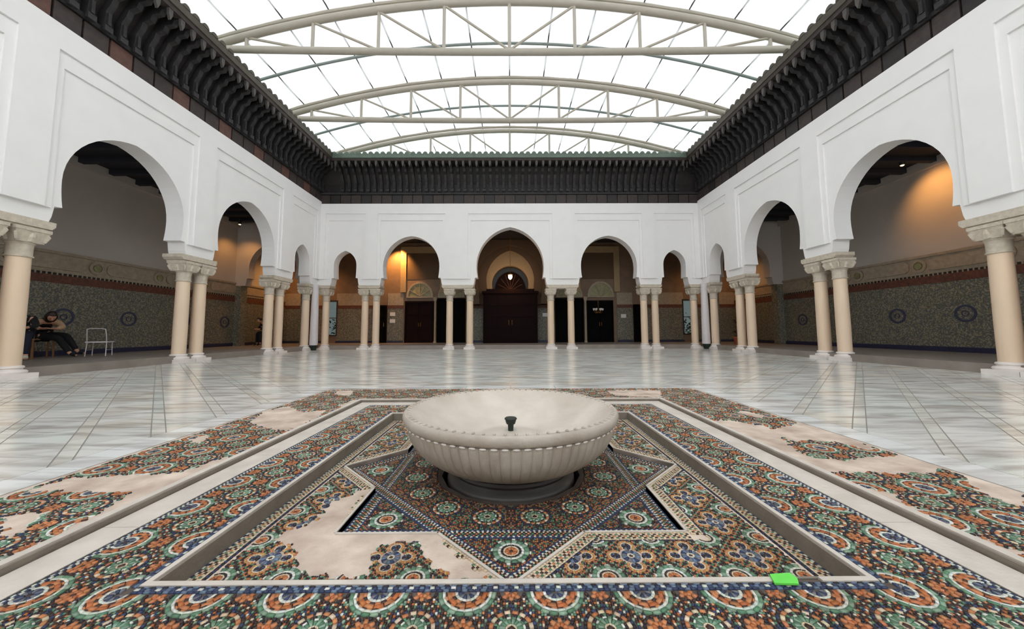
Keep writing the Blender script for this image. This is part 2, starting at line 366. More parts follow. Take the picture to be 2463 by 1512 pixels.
# ------------------------------------------------------------------ carved timber eaves
Z8 = 8.34
def eave(name, label, length, fn, rev):
    """fn(u,d,z): u along, d out over the court"""
    e = empty(name); tag(e, label, 'eave', 'carved cedar eaves round the court', 'thing')
    zt = ZT if name != 'carved_eave_far' else ZTF
    u0, u1 = length
    P_ = lambda po, a, b: MB().prism(po, lambda d, z, u: fn(u, d, z), a, b)
    far = name.endswith('far'); f0, f1 = (-XW, XW) if far else (u0, u1)
    obj('backing_board', P_([(-.3, zt), (.0, zt), (.0, 7.4), (.35, 8.05), (.35, 8.12), (-.3, 8.12)], f0, f1), wood_dark, e)
    n = int(round((f1-f0)/.46)); tm_ = green_tile if far else brown_tile
    for i in range(n):
        a = f0+(f1-f0)*i/n; b = f0+(f1-f0)*(i+1)/n
        m = wood_red if (i % 3 == 1 and 'reddish' in label) else ((wood_mid, wood_dark, wood_mid)[i % 3])
        obj('frieze_panel', P_([(.0, zt+.02), (.05, zt+.02), (.05, zt+.40), (.0, zt+.40)], a+.02, b-.02), m, e)
    obj('moulding', P_([(0, zt+.42), (.09, zt+.42), (.11, zt+.50), (0, zt+.50)], f0, f1), wood_grey, e)
    n = int(round((u1-u0)/.29))
    prof = [(.02, zt+.5), (.14, zt+.5), (.17, 7.45), (.26, 7.60), (.30, 7.74), (.46, 7.80), (.50, 7.92), (.66, 7.95), (.70, 8.04), (.80, 8.06), (.80, 8.12), (.2, 8.12), (.02, 7.6)]
    br = None
    for i in range(n):
        u = u0+(u1-u0)*(i+.5)/n
        if br is None:
            m = MB().prism(prof, lambda d, z, q: (d, q, z), -.055, .055)
            m.box(.14, .20, -.075, .075, 7.02, 7.14); m.box(.15, .2, -.03, .03, 7.16, 7.42)
            br = m.mesh('bracket', wood_grey)
            m2 = MB().prism([(-.05, 8.12), (.05, 8.12), (.045, 7.96), (0, 7.84), (-.045, 7.96)], lambda a, z, q: (q, a, z), .80, .86)
            pe = m2.mesh('pendant_tooth', wood_tooth)
        for nm, me in (('bracket', br), ('pendant_tooth', pe)):
            o = put(nm, me, e); p0 = Vector(fn(u, 0, 0)); px = Vector(fn(u, 1, 0))-p0
            o.location = p0; o.rotation_euler = (0, 0, math.atan2(px.y, px.x))
    obj('fascia_board', P_([(.70, 8.10), (.88, 8.10), (.90, 8.20), (.70, 8.20)], u0, u1), wood_mid, e)
    obj('glazed_edge', P_([(.70, 8.20), (.93, 8.20), (.95, 8.36), (.70, 8.36)], u0, u1), tm_, e)
    obj('soffit', P_([(.0, 8.12), (.80, 8.12), (.8, 8.16), (.0, 8.16)], u0, u1), wood_dark, e)
    n = int(round((u1-u0)/.26)); tl = None
    for i in range(n):
        u = u0+(u1-u0)*(i+.5)/n
        if tl is None:
            m = MB(); v = []
            for j, d in enumerate((.96, .90, .0)):
                z = 8.36 + (.96-d)*.2; rr = .085 if j != 0 else .10
                for q in range(7): t = PI*q/6; v.append((d, rr*math.cos(t), z+rr*math.sin(t)*1.0))
            f = [(j*7+q, j*7+q+1, j*7+q+8, j*7+q+7) for j in range(2) for q in range(6)] + [tuple(range(7))]
            m.add(v, f); tl = m.mesh('roof_tile', tm_, True)
        o = put('roof_tile', tl, e); p0 = Vector(fn(u, 0, 0)); px = Vector(fn(u, 1, 0))-p0
        o.location = p0; o.rotation_euler = (0, 0, math.atan2(px.y, px.x))
    obj('roof_deck', P_([(.92, 8.30), (.92, 8.38), (-4.2, 9.05), (-4.2, 8.9)], u0, u1+(3.4 if rev else 0)), green_tile, e)
    return e
eL_ = eave('carved_eave', 'dark carved cedar eave with reddish frieze panels above the seated people', (-6, YW), lambda u, d, z: (-XW+d, u, z), True)
eR_ = eave('carved_eave', 'dark carved cedar eave above the arcade with the potted plant', (-6, YW), lambda u, d, z: (XW-d, u, z), True)
eF_ = eave('carved_eave_far', 'dark carved cedar eave with pale pendants across the far arcade', (-XW+.9, XW-.9), lambda u, d, z: (u, YW-d, z), False)
eF_.name = 'carved_eave.002'

# ------------------------------------------------------------------ roof: trusses, ribs, membrane, cords
def ztop(x): return 10.66-1.40*(x/8.8)**2
def make_truss(y):
    t = empty('roof_truss', (0, y, 0))
    xs = [-8.9+17.8*i/32 for i in range(33)]
    obj('top_chord', MB().tube([(x, 0, ztop(x)) for x in xs], .105, 10), steel, t, True)
    obj('upper_tube', MB().tube([(x, 0, ztop(x)+.20) for x in xs], .06, 8), steel, t, True)
    obj('bottom_chord', MB().tube([(x, 0, 9.06+.10*(x/8.9)**2) for x in xs], .10, 10), steel, t, True)
    for k in range(-4, 5):
        x = 1.95*k; obj('post', MB().tube([(x, 0, 9.1), (x, 0, ztop(x))], .05, 8), steel, t, True)
        if k: s = 1 if k > 0 else -1; obj('diagonal', MB().tube([(x, 0, ztop(x)-.05), (x-s*1.95, 0, 9.12)], .036, 8), steel, t, True)
    return t
tr0 = None
for y, lab in ((-.5, 'beige steel arched truss over the viewpoint, outside the picture'), (2.9, 'beige steel arched truss high above the fountain'), (6.4, 'beige steel arched truss above the first arches, just out of view'),
               (9.8, 'beige steel arched truss, lowest chord nearest the top of the view'), (13.2, 'beige steel arched truss, middle one of those in view'), (16.6, 'beige steel arched truss just above the far eave')):
    if y < 5: continue
    t = make_truss(y) if tr0 is None else copy_tree(tr0)
    if tr0 is None: tr0 = t
    t.location = (0, y, 0); tag(t, lab, 'truss', 'arched roof trusses')
for y, lab in ((11.5, 'thin grey-green arched rib between the two large trusses'), (14.9, 'thin grey-green arched rib behind the middle truss'), (8.1, 'thin grey-green arched rib in front of the nearest truss in view')):
    xs = [-8.9+17.8*i/32 for i in range(33)]
    o = obj('roof_rib', MB().tube([(x, 0, ztop(x)+.16) for x in xs], .045, 8), steel_teal, None, True, loc=(0, y, 0))
    tag(o, lab, 'rib', 'thin arched ribs of the roof')
ceil_ = struct('ceiling'); ceil_['label'] = 'white translucent membrane roof stretched over the court'
xs = [-9.45+1.35*i for i in range(15)]
ys = [-6.4, -3.9, -2.2, -.5, 1.2, 2.9, 4.7, 6.4, 8.1, 9.8, 11.5, 13.2, 14.9, 16.6, 18.3, 20.0]
for i in range(14):
    for j in range(15):
        m = MB(); v = []
        for a in range(5):
            for b in range(5):
                x = xs[i]+1.35*a/4; y = ys[j]+(ys[j+1]-ys[j])*b/4
                v.append((x, y, ztop(x)+.27-.05*math.sin(PI*a/4)-.06*math.sin(PI*b/4)))
        f = [(a*5+b, a*5+b+1, (a+1)*5+b+1, (a+1)*5+b) for a in range(4) for b in range(4)]
        n_ = len(v); v += [(p[0], p[1], p[2]+.004) for p in v]
        m.add(v, f+[tuple(q+n_ for q in reversed(g)) for g in f][:0])
        obj('membrane_panel', m, membrane_m, ceil_, True)
for i in range(1, 14):
    x = xs[i]; obj('seam_cord', MB().tube([(x, y, ztop(x)+.25-(.06*.7 if 0 else 0)) for y in ys], 0.022, 6), cord_m, ceil_, True)

# ------------------------------------------------------------------ galleries behind the arcades
floor = struct('floor'); floor['label'] = 'polished veined white marble paving of the court'
gfl = struct('floor_gallery', MB().box(-XO, -XW-.12, -6.4, YO, -.3, ZS).box(XW+.12, XO, -6.4, YO, -.3, ZS).box(-XW-.13, XW+.13, YW+.12, YO, -.3, ZS-.001), gallery_floor_m)
gfl['label'] = 'grey stone gallery floor one low step above the court'
gc = struct('ceiling_gallery', MB().box(-XO, -XW-T, -6, YO, 5.7, 5.8).box(XW+T, XO, -6, YO, 5.7, 5.8).box(-XW-T-.01, XW+T+.01, YW+T, YO, 5.62, 5.72), ceil_m)
gc['label'] = 'dark timber ceiling over the galleries'
for k in range(26):   # ceiling beams
    y = -1+k*.75
    for s in (-1, 1):
        a, b = sorted((s*(XW+T), s*XO)); obj('ceiling_beam', MB().box(a, b, y, y+.14, 5.55, 5.70), ceil_m, gc)
def outer_wall(name, s):
    mb = MB(); a, b = sorted((s*XO, s*(XO+.3))); mb.box(a, b, -6.4, YO+.3, -.3, 8.9)
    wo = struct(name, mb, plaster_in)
    fx = lambda d0, d1: sorted((s*(XO-d0), s*(XO-d1)))
    q = fx(0, .03); obj('tile_dado', MB().box(q[0], q[1], -5.9, YO, .30, 2.12), dado_m, wo)
    q = fx(0, .05); obj('baseboard_tile', MB().box(q[0], q[1], -5.9, YO, ZS, .32), navy_tile, wo)
    q = fx(0, .04); obj('red_tile_band', MB().box(q[0], q[1], -5.9, YO, 2.12, 2.34), red_tile, wo)
    q = fx(0, .045)
    for k in range(125):   # stepped merlon row over the red band
        y = 5.2+k*.11
        obj('merlon', MB().box(q[0], q[1], y, y+.06, 2.34, 2.40), wood_dark, wo)
    q = fx(0, .03); obj('frieze_ground', MB().box(q[0], q[1], -5.9, YO, 2.34, 2.92), frieze_stone, wo)
    q = fx(0, .07); obj('frieze_lip', MB().box(q[0], q[1], -5.9, YO, 2.90, 2.97), frieze_stone, wo)
    for k in range(7):
        y = 4.75+k*1.83
        q = fx(.03, .06)
        obj('frieze_cartouche', MB().prism([(y+.35, 2.50), (y+1.48, 2.50), (y+1.58, 2.58), (y+1.58, 2.76), (y+1.48, 2.84), (y+.35, 2.84), (y+.25, 2.76), (y+.25, 2.58)], lambda u, z, w_: (w_, u, z), q[0], q[1]), frieze_stone, wo)
        ring = [(y+.20*math.cos(2*PI*i/16), 2.67+.20*math.sin(2*PI*i/16)) for i in range(16)]
        ri = [(y+.12*math.cos(2*PI*i/16), 2.67+.12*math.sin(2*PI*i/16)) for i in range(16)]
        obj('frieze_boss_ring', MB().ring(ring, ri, lambda u, z, w_: (w_, u, z), q[0], q[1]), frieze_stone, wo)
        obj('frieze_boss', MB().prism([(y+.10*math.cos(2*PI*i/12), 2.67+.10*math.sin(2*PI*i/12)) for i in range(12)], lambda u, z, w_: (w_, u, z), q[0], q[1]), glass_green, wo)
    for y in ((9.57, 11.2, 13.1, 14.95) if s < 0 else (9.28, 10.93, 12.7, 14.5)):   # blue rings in the tile field
        q = fx(.03, .045)
        for r0, r1, mm in ((.18, .235, ring_m), (.0, .0, dado_m), (.06, .08, ring_m)):
            ring = [(y+r1*math.cos(2*PI*i/20), 1.22+r1*math.sin(2*PI*i/20)) for i in range(20)]
            ri = [(y+r0*math.cos(2*PI*i/20), 1.22+r0*math.sin(2*PI*i/20)) for i in range(20)]
            if mm is not dado_m: obj('blue_medallion_ring', MB().ring(ring, ri, lambda u, z, w_: (w_, u, z), q[0], q[1]), mm, wo)
    q = fx(0, .12); obj('cornice', MB().box(q[0], q[1], -5.9, YO, 5.45, 5.70), plaster_in, wo)
    return wo
wol = outer_wall('wall_gallery_left', -1); wol['label'] = 'gallery wall with green tile dado behind the seated people'
wor = outer_wall('wall_gallery_right', 1); wor['label'] = 'gallery wall with green tile dado lit amber near its ceiling'
# far gallery wall, with two openings to the garden and the door openings
XG0, XG1 = 9.38, 10.0
gw = MB()
poly = [(-XO, 8.9), (-XO, -.3), (XO, -.3), (XO, 8.9)]
gw.box(-XO, -XG1, YO, YO+.3, -.3, 8.9).box(-XG1, -XG0, YO, YO+.3, 2.42, 8.9).box(-XG1, -XG0, YO, YO+.3, -.3, .62)
gw.box(-XG0, XG0, YO, YO+.3, -.3, 8.9)
gw.box(XG0, XG1, YO, YO+.3, 2.42, 8.9).box(XG0, XG1, YO, YO+.3, -.3, .62).box(XG1, XO, YO, YO+.3, -.3, 8.9)
gwo = struct('wall_gallery_far', gw, mat('brownish_aged_plaster', (138, 116, 98), .9, .2, 3, .2, 30)); gwo['label'] = 'brownish gallery wall behind the far arcade with doors and lunettes'  # browner and darker than the side gallery plaster
def fbox(name, x0, x1, z0, z1, d0, d1, m, par): return obj(name, MB().box(x0, x1, YO-d1, YO-d0, z0, z1), m, par)
for x0, x1 in ((-12.2, -10.0), (-9.38, -7.42), (-6.62, -5.78), (-2.3, -1.46), (1.46, 2.3), (5.78, 6.62), (7.42, 9.38), (10.0, 12.2)):
    fbox('tile_dado', x0, x1, .30, 2.02, 0, .03, dado_m, gwo); fbox('red_tile_band', x0, x1, 2.02, 2.2, 0, .04, red_tile, gwo)
    fbox('baseboard_tile', x0, x1, ZS, .3, 0, .05, navy_tile, gwo); fbox('frieze_ground', x0, x1, 2.2, 2.85, 0, .03, frieze_stone, gwo)
for s, nm in ((-1, 1), (1, 2)):
    x0, x1 = sorted((s*XG0, s*XG1)); wd = empty('window_%d' % nm); wd['kind'] = 'structure'; wd['label'] = 'narrow opening to the bright garden beside the corner, ' + ('amber-lit side' if s < 0 else 'unlit side')
    po = [(x0-.06, .56), (x1+.06, .56), (x1+.06, 2.48), (x0-.06, 2.48)]; pi_ = [(x0, .62), (x1, .62), (x1, 2.42), (x0, 2.42)]
    obj('window_frame', MB().ring(po, pi_, lambda u, z, w_: (u, w_, z), YO-.06, YO+.1), wood_mid, wd)
    obj('window_pane', MB().box(x0, x1, YO+.02, YO+.03, .62, 2.42), pane_m, wd); obj('window_bar', MB().box(x0, x1, YO, YO+.04, 1.5, 1.54), wood_mid, wd)  # pane added to dim the sky behind the opening
    hd = MB()
    for k in range(620):
        cx = s*9.75+random.uniform(-1.6, 1.6); cy = YO+2.2+random.uniform(-.4, .4); cz = random.uniform(0, 1.9)*random.uniform(.5, 1); a = random.uniform(.05, .12)
        d1 = Vector((random.uniform(-1, 1), random.uniform(-1, 1), random.uniform(-1, 1))).normalized()*a; d2 = d1.cross(Vector((random.random(), random.random(), 1))).normalized()*a*.6
        c = Vector((cx, cy, cz)); hd.add([c-d1, c-d2, c+d1, c+d2], [(0, 1, 2, 3)])
    for k in range(5): hd.tube([(s*9.75-1.4+.7*k, YO+2.2, 0), (s*9.75-1.4+.7*k, YO+2.2, 1.1)], .03, 5)
    o = obj('garden_hedge', hd, hedge_m); tag(o, 'pale green garden hedge seen through the narrow opening, ' + ('amber-lit side' if s < 0 else 'unlit side'), 'hedge', 'garden hedges outside')
    obj_floor = None
gs = struct('ground_outside', MB().box(-20, 20, YO+.3, 40, -.32, -.02), mat('pale_gravel_path', (190, 188, 176), .9, .2, 12)); gs['label'] = 'pale garden ground outside the far wall'

# doors of the far gallery
def door(n, x0, x1, z1, label, m=door_m, leaves=2, dep=.10):
    d = empty('door_%d' % n); d['kind'] = 'structure'; d['label'] = label
    po = [(x0, ZS), (x1, ZS), (x1, z1), (x0, z1)]; w_ = (x1-x0)/leaves
    fr = [(x0-.0, ZS), (x0+.07, ZS), (x0+.07, z1-.08), (x1-.07, z1-.08), (x1-.07, ZS), (x1, ZS), (x1, z1), (x0, z1)]
    obj('door_frame', MB().prism(fr, lambda u, z, q: (u, YO-q, z), 0, dep+.04), m, d)
    for k in range(leaves):
        a = x0+.07+k*((x1-x0-.14)/leaves); b = a+(x1-x0-.14)/leaves-.01
        lf = obj('door_leaf', MB().box(a, b, YO-dep+.03, YO-.01, ZS, z1-.09), m, d)
        h = (z1-.09-ZS)/3
        for j in range(3): obj('door_panel', MB().box(a+.08, b-.08, YO-dep-.0, YO-dep+.03, ZS+h*j+.08, ZS+h*(j+1)-.06), m, lf)
        obj('door_handle', MB().tube([(b-.05 if k == 0 else a+.05, YO-dep-.03, 1.05), (b-.05 if k == 0 else a+.05, YO-dep-.03, 1.25)], .012, 6), brass, lf)
    return d
door(1, -5.68, -4.05, 2.42, 'dark red double door under the lunette on the amber-lit side')
door(2, -3.95, -2.42, 2.55, 'near-black double door behind the column pair on the amber-lit side', door_black)
door(3, -7.38, -6.66, 2.2, 'narrow dark door behind the outer column pair on the amber-lit side', door_black, 1)
door(4, 4.15, 5.55, 2.42, 'open dark doorway under the lunette on the unlit side', door_black)
door(5, 2.42, 3.95, 2.55, 'near-black double door behind the column pair on the unlit side', door_black)
door(6, 6.66, 7.38, 2.2, 'narrow dark door behind the outer column pair on the unlit side', door_black, 1)

def lunette(x, r, z0, par):
    po = [(x+r*math.cos(PI*i/16), z0+r*1.15*math.sin(PI*i/16)) for i in range(17)]
    obj('lunette_glass', MB().prism(po, lambda u, z, q: (u, YO-q, z), 0, .04), glass_green, par)
    pi_ = [(x+r*.86*math.cos(PI*i/16), z0+.04+r*1.0*math.sin(PI*i/16)) for i in range(17)]
    obj('lunette_surround', MB().ring([(x-r-.1, z0-.06)]+[(x+(r+.1)*math.cos(PI*(16-i)/16), z0+(r*1.15+.1)*math.sin(PI*(16-i)/16)) for i in range(17)]+[(x+r+.1, z0-.06)], list(reversed(po)), lambda u, z, q: (u, YO-q, z), 0, .08), frieze_stone, par)
    for k in range(1, 6):
        t = PI*k/6; obj('lunette_bar', MB().tube([(x, YO-.06, z0+.03), (x+r*.98*math.cos(t), YO-.06, z0+r*1.12*math.sin(t))], .018, 6), frieze_stone, par)
for x in (-4.9, 4.9, -3.2, 3.2): lunette(x, .62, 2.66, gwo)
for s in (-1, 1):   # pale stucco frame over each side door
    x0, x1 = sorted((s*5.95, s*3.5))
    fr = [(x0, 2.9), (x0+.30, 2.9), (x0+.30, 5.05), (x1-.30, 5.05), (x1-.30, 2.9), (x1, 2.9), (x1, 5.4), (x0, 5.4)]
    obj('stucco_frame', MB().prism(fr, lambda u, z, q: (u, YO-q, z), 0, .09), cream_stucco, gwo)
    obj('stucco_field', MB().box(x0+.3, x1-.3, YO-.02, YO, 3.6, 5.05), brown_stucco, gwo)
# central portal
po_ = empty('central_portal', (0, YO, 0)); tag(po_, 'dark wooden portal under nested stucco arches behind the central arch', 'portal')
def arch_ring(name, ro, zo, r, zc, zt, z0, d0, d1, m):
    h = zt-zc; e = max((h*h-r*r)/(2*r), 0); R_ = r+e; tm = math.asin(min(1, h/R_))
    half = [(r*.93, z0), (r*.96, (z0+zc)/2)]+[(R_*math.cos(tm*k/14)-e, zc+R_*math.sin(tm*k/14)) for k in range(15)]
    half[-1] = (0, zt)
    pts = [(-a, z) for a, z in half]+[(a, z) for a, z in reversed(half[:-1])]
    poly = [(-ro, zo), (-ro, z0)]+pts+[(ro, z0), (ro, zo)]
    return obj(name, MB().prism(poly, lambda u, z, q: (u, -q, z), d0, d1), m, po_)
arch_ring('outer_arch_field', 2.05, 5.60, 1.72, 3.5, 5.3, 2.2, 0.05, .75, brown_stucco)
arch_ring('middle_arch', 1.85, 5.5, 1.28, 3.5, 5.12, 2.2, 0.05, .50, brown_stucco)
arch_ring('inner_arch', 1.6, 5.2, .98, 3.3, 4.28, 2.2, 0.03, .30, cream_stucco)
obj('navy_tympanum', MB().box(-1.3, 1.3, -.03, 0, 2.4, 4.6), mat('dark_teal_tile', (22, 30, 34), .5, .3, 14), po_)
dome = MB().prism([(.84*math.cos(PI*i/16), 2.95+1.05*math.sin(PI*i/16)) for i in range(17)], lambda u, z, q: (u, -q, z), .03, .12)
obj('wooden_tympanum', dome, door_m, po_)
for k in range(1, 8):
    t = PI*k/8; obj('tympanum_rib', MB().tube([(0, -.14, 2.97), (.7*math.cos(t), -.14, 2.95+.93*math.sin(t))], .015, 6), wood_red, po_)
dd = MB().box(-1.40, 1.40, -.95, -.05, ZS, 2.72)
obj('wooden_vestibule', dd, door_m, po_)
obj('vestibule_cornice', MB().box(-1.46, 1.46, -1.02, -.05, 2.72, 2.84).box(-1.24, 1.24, -.98, -.05, 2.84, 2.96), door_m, po_)
for k in (-1, 1):
    lf = obj('door_leaf', MB().box(.02 if k > 0 else -1.30, 1.30 if k > 0 else -.02, -.99, -.95, ZS+.04, 2.6), door_m, po_)
    for j in range(4):
        for i in range(2): 
            a = (.12+.6*i)*k; b = (.62+.6*i)*k; a, b = sorted((a, b)); obj('door_panel', MB().box(a, b, -1.015, -.99, .34+.58*j, .82+.58*j), door_m, lf)
    obj('door_handle', MB().tube([(k*.08, -1.03, 1.1), (k*.08, -1.03, 1.35)], .014, 6), brass, lf)
for s in (-1, 1):
    t = empty('slim_colonnette', (s*4.0, YO-.32, ZS))
    obj('shaft', MB().lathe([(.055, .1), (.05, 1.2), (.05, 2.2)], 12), frieze_stone, t, True)
    obj('base', MB().lathe([(.09, 0), (.09, .05), (.06, .1)], 12), frieze_stone, t, True)
    obj('capital', MB().frustum(0, 0, 2.2, 2.42, .055, .055, .11, .11), frieze_stone, t)
    tag(t, 'slim pale colonnette beside the lunette door, ' + ('amber-lit side' if s < 0 else 'unlit side'), 'colonnette', 'slim colonnettes at the far doors')
for x, z, lab in ((-6.35, 1.72, 'upper white notice on the tiled far wall, amber-lit side'), (-6.35, 1.35, 'lower white notice on the tiled far wall, amber-lit side'),
                  (1.88, 1.66, 'white notice on the tiled wall beside the central portal'), (6.12, 1.58, 'white notice on the tiled far wall, unlit side')):
    o = obj('notice_sheet', MB().box(x-.14, x+.14, YO-.045, YO-.03, z-.10, z+.10), paper); tag(o, lab, 'notice', 'notices on the far wall')

# transverse arches in the gallery corners
for s in (-1, 1):
    pts = [(u, z) for u, z in arch_pts(s*10.57, 1.05, 3.6, 4.75)]
    a, b = sorted((s*(XW+T), s*XO))
    poly = [(a, 5.7), (a, ZB)]+pts+[(b, ZB), (b, 5.7)]
    o = struct('wall_transverse_' + ('left' if s < 0 else 'right'), MB().prism(poly, lambda u, z, q: (u, q, z), YW+.05, YW+.4), plaster_in)
    o['label'] = 'inner arch wall across the corner of the gallery'
    for e_ in (0, 1):
        x0 = (a, b-.3)[e_]; obj('corner_pier', MB().box(x0, x0+.3, YW+.05, YW+.4, ZS, ZB), dado_m, o)

# ------------------------------------------------------------------ lamps of the galleries
def point(name, loc, energy, col, r=.08, spot=None, aim=None):
    l = bpy.data.lights.new(name, 'SPOT' if spot else 'POINT'); l.energy = energy; l.color = col; l.shadow_soft_size = r
    if spot: l.spot_size = spot; l.spot_blend = .8
    o = bpy.data.objects.new(name, l); C.objects.link(o); o.location = loc
    if aim:
        d = Vector(aim)-Vector(loc); o.rotation_euler = d.to_track_quat('-Z', 'Y').to_euler()
    return o
WARM = (1.0, .46, .12)
ln = empty('hanging_lantern', (0, 17.3, 0)); tag(ln, 'small lit lantern hanging before the central portal', 'lantern')
obj('chain', MB().tube([(0, 0, 3.66), (0, 0, 5.62)], .012, 6), brass, ln)
obj('cap', MB().lathe([(.14, 3.58), (.08, 3.64), (.02, 3.68)], 12), brass, ln, True)
obj('glass', MB().lathe([(.03, 3.36), (.085, 3.42), (.10, 3.5), (.085, 3.58)], 12), lamp_glow, ln, True)
point('lantern_light', (0, 17.55, 3.3), 24, WARM)
k_ = 0
for loc, aim, en, sz, lab in (((-6.0, 18.3, 5.45), (-6.1, 18.9, 4.0), 650, 1.6, 'small ceiling spotlight throwing amber light beside the stucco frame'),
                        ((11.2, 9.6, 5.45), (12.2, 9.5, 4.5), 110, 1.7, 'small ceiling spotlight throwing amber light on the gallery wall'),
                        ((-10.6, 17.4, 5.3), (-10.6, 17.6, 2), 300, 2.2, 'small ceiling spotlight in the corner on the amber-lit side'),
                        ((10.6, 17.4, 5.3), (10.6, 17.6, 2), 160, 2.2, 'small ceiling spotlight in the corner on the unlit side'),
                        ((-11.4, 14.5, 5.3), (-11.8, 15.2, 3), 70, 1.8, 'small ceiling spotlight before the inner arch, amber-lit side')):
    t = empty('ceiling_spotlight', loc)
    obj('housing', MB().lathe([(.05, .02), (.07, .1), (.05, .25)], 12), dark_metal, t, True)
    obj('bulb', MB().lathe([(.03, .0), (.045, .02)], 12), bulb_glow, t, True)
    tag(t, lab, 'spotlight', 'gallery spotlights'); point('spot_light', (loc[0], loc[1], loc[2]-.04), en, WARM, .08, sz, aim)
t = empty('glass_chandelier', (4.68, 18.55, 0)); tag(t, 'pale glass chandelier hanging in the open doorway', 'chandelier')
obj('stem', MB().tube([(0, 0, 1.75), (0, 0, 2.36), (0, .1, 2.46), (0, .35, 2.48)], .01, 6), brass, t)
for k in range(6):
    a = 2*PI*k/6; x, y = .24*math.cos(a), .12*math.sin(a)
    obj('arm', MB().tube([(0, 0, 1.8), (x*.6, y*.6, 1.72), (x, y, 1.86)], .01, 6), brass, t)
    obj('shade', MB().lathe([(.02, 1.86), (.045, 1.9), (.05, 1.98)], 10, (x, y, 0)), paper, t, True)

# ------------------------------------------------------------------ court floor: marble slabs
def clip(poly, a, b, c):     # keep a*x+b*y<=c
    out = []
    for i in range(len(poly)):
        p, q = poly[i], poly[(i+1) % len(poly)]
        dp = a*p[0]+b*p[1]-c; dq = a*q[0]+b*q[1]-c
        if dp <= 0: out.append(p)
        if dp*dq < 0: t = dp/(dp-dq); out.append((p[0]+(q[0]-p[0])*t, p[1]+(q[1]-p[1])*t))
    return out
def clip_rect(poly, x0, x1, y0, y1):
    for a, b, c in ((-1, 0, -x0), (1, 0, x1), (0, -1, -y0), (0, 1, y1)):
        if len(poly) < 3: return []
        poly = clip(poly, a, b, c)
    return poly
G_ = .004
slabs = []
def area(p): return abs(sum(p[i][0]*p[(i+1) % len(p)][1]-p[(i+1) % len(p)][0]*p[i][1] for i in range(len(p))))/2
BX, BY0, BY1 = 2.52, YC-2.52, YC+2.52        # outer edge of the outer mosaic
KX, KY0, KY1 = BX+.24, BY0-.24, BY1+.24
for sgn in (-1, 1):
    regs = [(-8.68, -KX, -6, 15.52), (-KX, 0, KY1, 15.52), (-KX, 0, -6, KY0)]
    if sgn > 0: regs = [(-b, -a, c, d) for a, b, c, d in regs]
    pitch = .60/math.sqrt(2)*1.0; band = .085
    for i in range(-70, 70):
        for part in (0, 1):
            c0 = i*pitch + (0 if part == 0 else band); c1 = i*pitch + (band if part == 0 else pitch)
            L_ = .84 if part == 0 else .42
            for j in range(-60, 60):
                l0 = j*L_+(.21 if (i % 2 and part) else 0); l1 = l0+L_
                q = []
                for cc, ll in ((c0+G_, l0+G_), (c1-G_, l0+G_), (c1-G_, l1-G_), (c0+G_, l1-G_)):
                    # c axis (1,1)/sqrt2 for left side, l axis (-1,1)/sqrt2
                    x = (cc-ll)/math.sqrt(2); y = (cc+ll)/math.sqrt(2)
                    q.append((x if sgn < 0 else -x, y))
                mx = sum(a for a, b in q)/4; my = sum(b for a, b in q)/4
                if not (-9 < mx < 9 and -6.4 < my < 16) or mx*sgn < -.5: continue
                for (a, b, c, d) in regs:
                    if mx < a-.6 or mx > b+.6 or my < c-.6 or my > d+.6: continue
                    r = clip_rect(q, a, b, c, d)
                    if len(r) >= 3 and area(r) > .002: slabs.append((r, part))
# straight kerb slabs round the mosaic
def kerb_line(x0, x1, y0, y1, n, axis):
    for k in range(n):
        if axis == 'y': a = y0+(y1-y0)*k/n; b = y0+(y1-y0)*(k+1)/n; slabs.append(([(x0+G_, a+G_), (x1-G_, a+G_), (x1-G_, b-G_), (x0+G_, b-G_)], 2))
        else: a = x0+(x1-x0)*k/n; b = x0+(x1-x0)*(k+1)/n; slabs.append(([(a+G_, y0+G_), (b-G_, y0+G_), (b-G_, y1-G_), (a+G_, y1-G_)], 2))
kerb_line(-KX, -BX, KY0, KY1, 9, 'y'); kerb_line(BX, KX, KY0, KY1, 9, 'y')
kerb_line(-BX, BX, BY1, KY1, 8, 'x'); kerb_line(-BX, BX, KY0, BY0, 8, 'x')
def tone_attr(me, cols):
    at = me.color_attributes.new('tone', 'FLOAT_COLOR', 'CORNER')
    at.data.foreach_set('color', np.asarray(cols, dtype=np.float32).ravel())
def slab_mesh(lst, name):
    v = []; f = []; fc = []
    for poly, part, t in lst:
        k = len(v); n = len(poly)
        v += [(x, y, 0.0) for x, y in poly]+[(x, y, -.03) for x, y in poly]
        sa = sum(poly[i][0]*poly[(i+1) % n][1]-poly[(i+1) % n][0]*poly[i][1] for i in range(n))
        top = tuple(k+i for i in range(n)); f.append(top if sa > 0 else tuple(reversed(top))); fc.append((t, n))
        for i in range(n): f.append((k+i, k+n+i, k+n+(i+1) % n, k+(i+1) % n)); fc.append((t, 4))
    me = bpy.data.meshes.new(name); me.from_pydata(v, [], f); me.materials.append(marble)
    cols = []
    for t, n in fc: cols += [(*t, 1)]*n
    tone_attr(me, cols); return me
def stone(part):
    b = random.uniform(.86, 1.0); wm = random.random()
    if part == 2: b = random.uniform(.97, 1.03); return (b*.99, b, b*1.02)
    if wm < .15: return (b, b*.955, b*.89)
    if wm < .35: return (b*.97, b, b*.98)
    if part == 0: return (b*.98, b*.97, b*.93)
    return (b, b*.99, b*.98)
S3 = []
for r, part in slabs:
    mx = sum(a for a, b in r)/len(r); my = sum(b for a, b in r)/len(r)
    d = math.hypot(mx, my); vis = my > .15 and abs(mx) < 1.55*my+.4
    S3.append((-area(r)*(1 if vis else 0)/(d**3+.1), r, part, stone(part)))
S3.sort(key=lambda q: q[0])
for _, r, part, t in S3[:290]:
    put('marble_slab', slab_mesh([(r, part, t)], 'marble_slab'), floor)
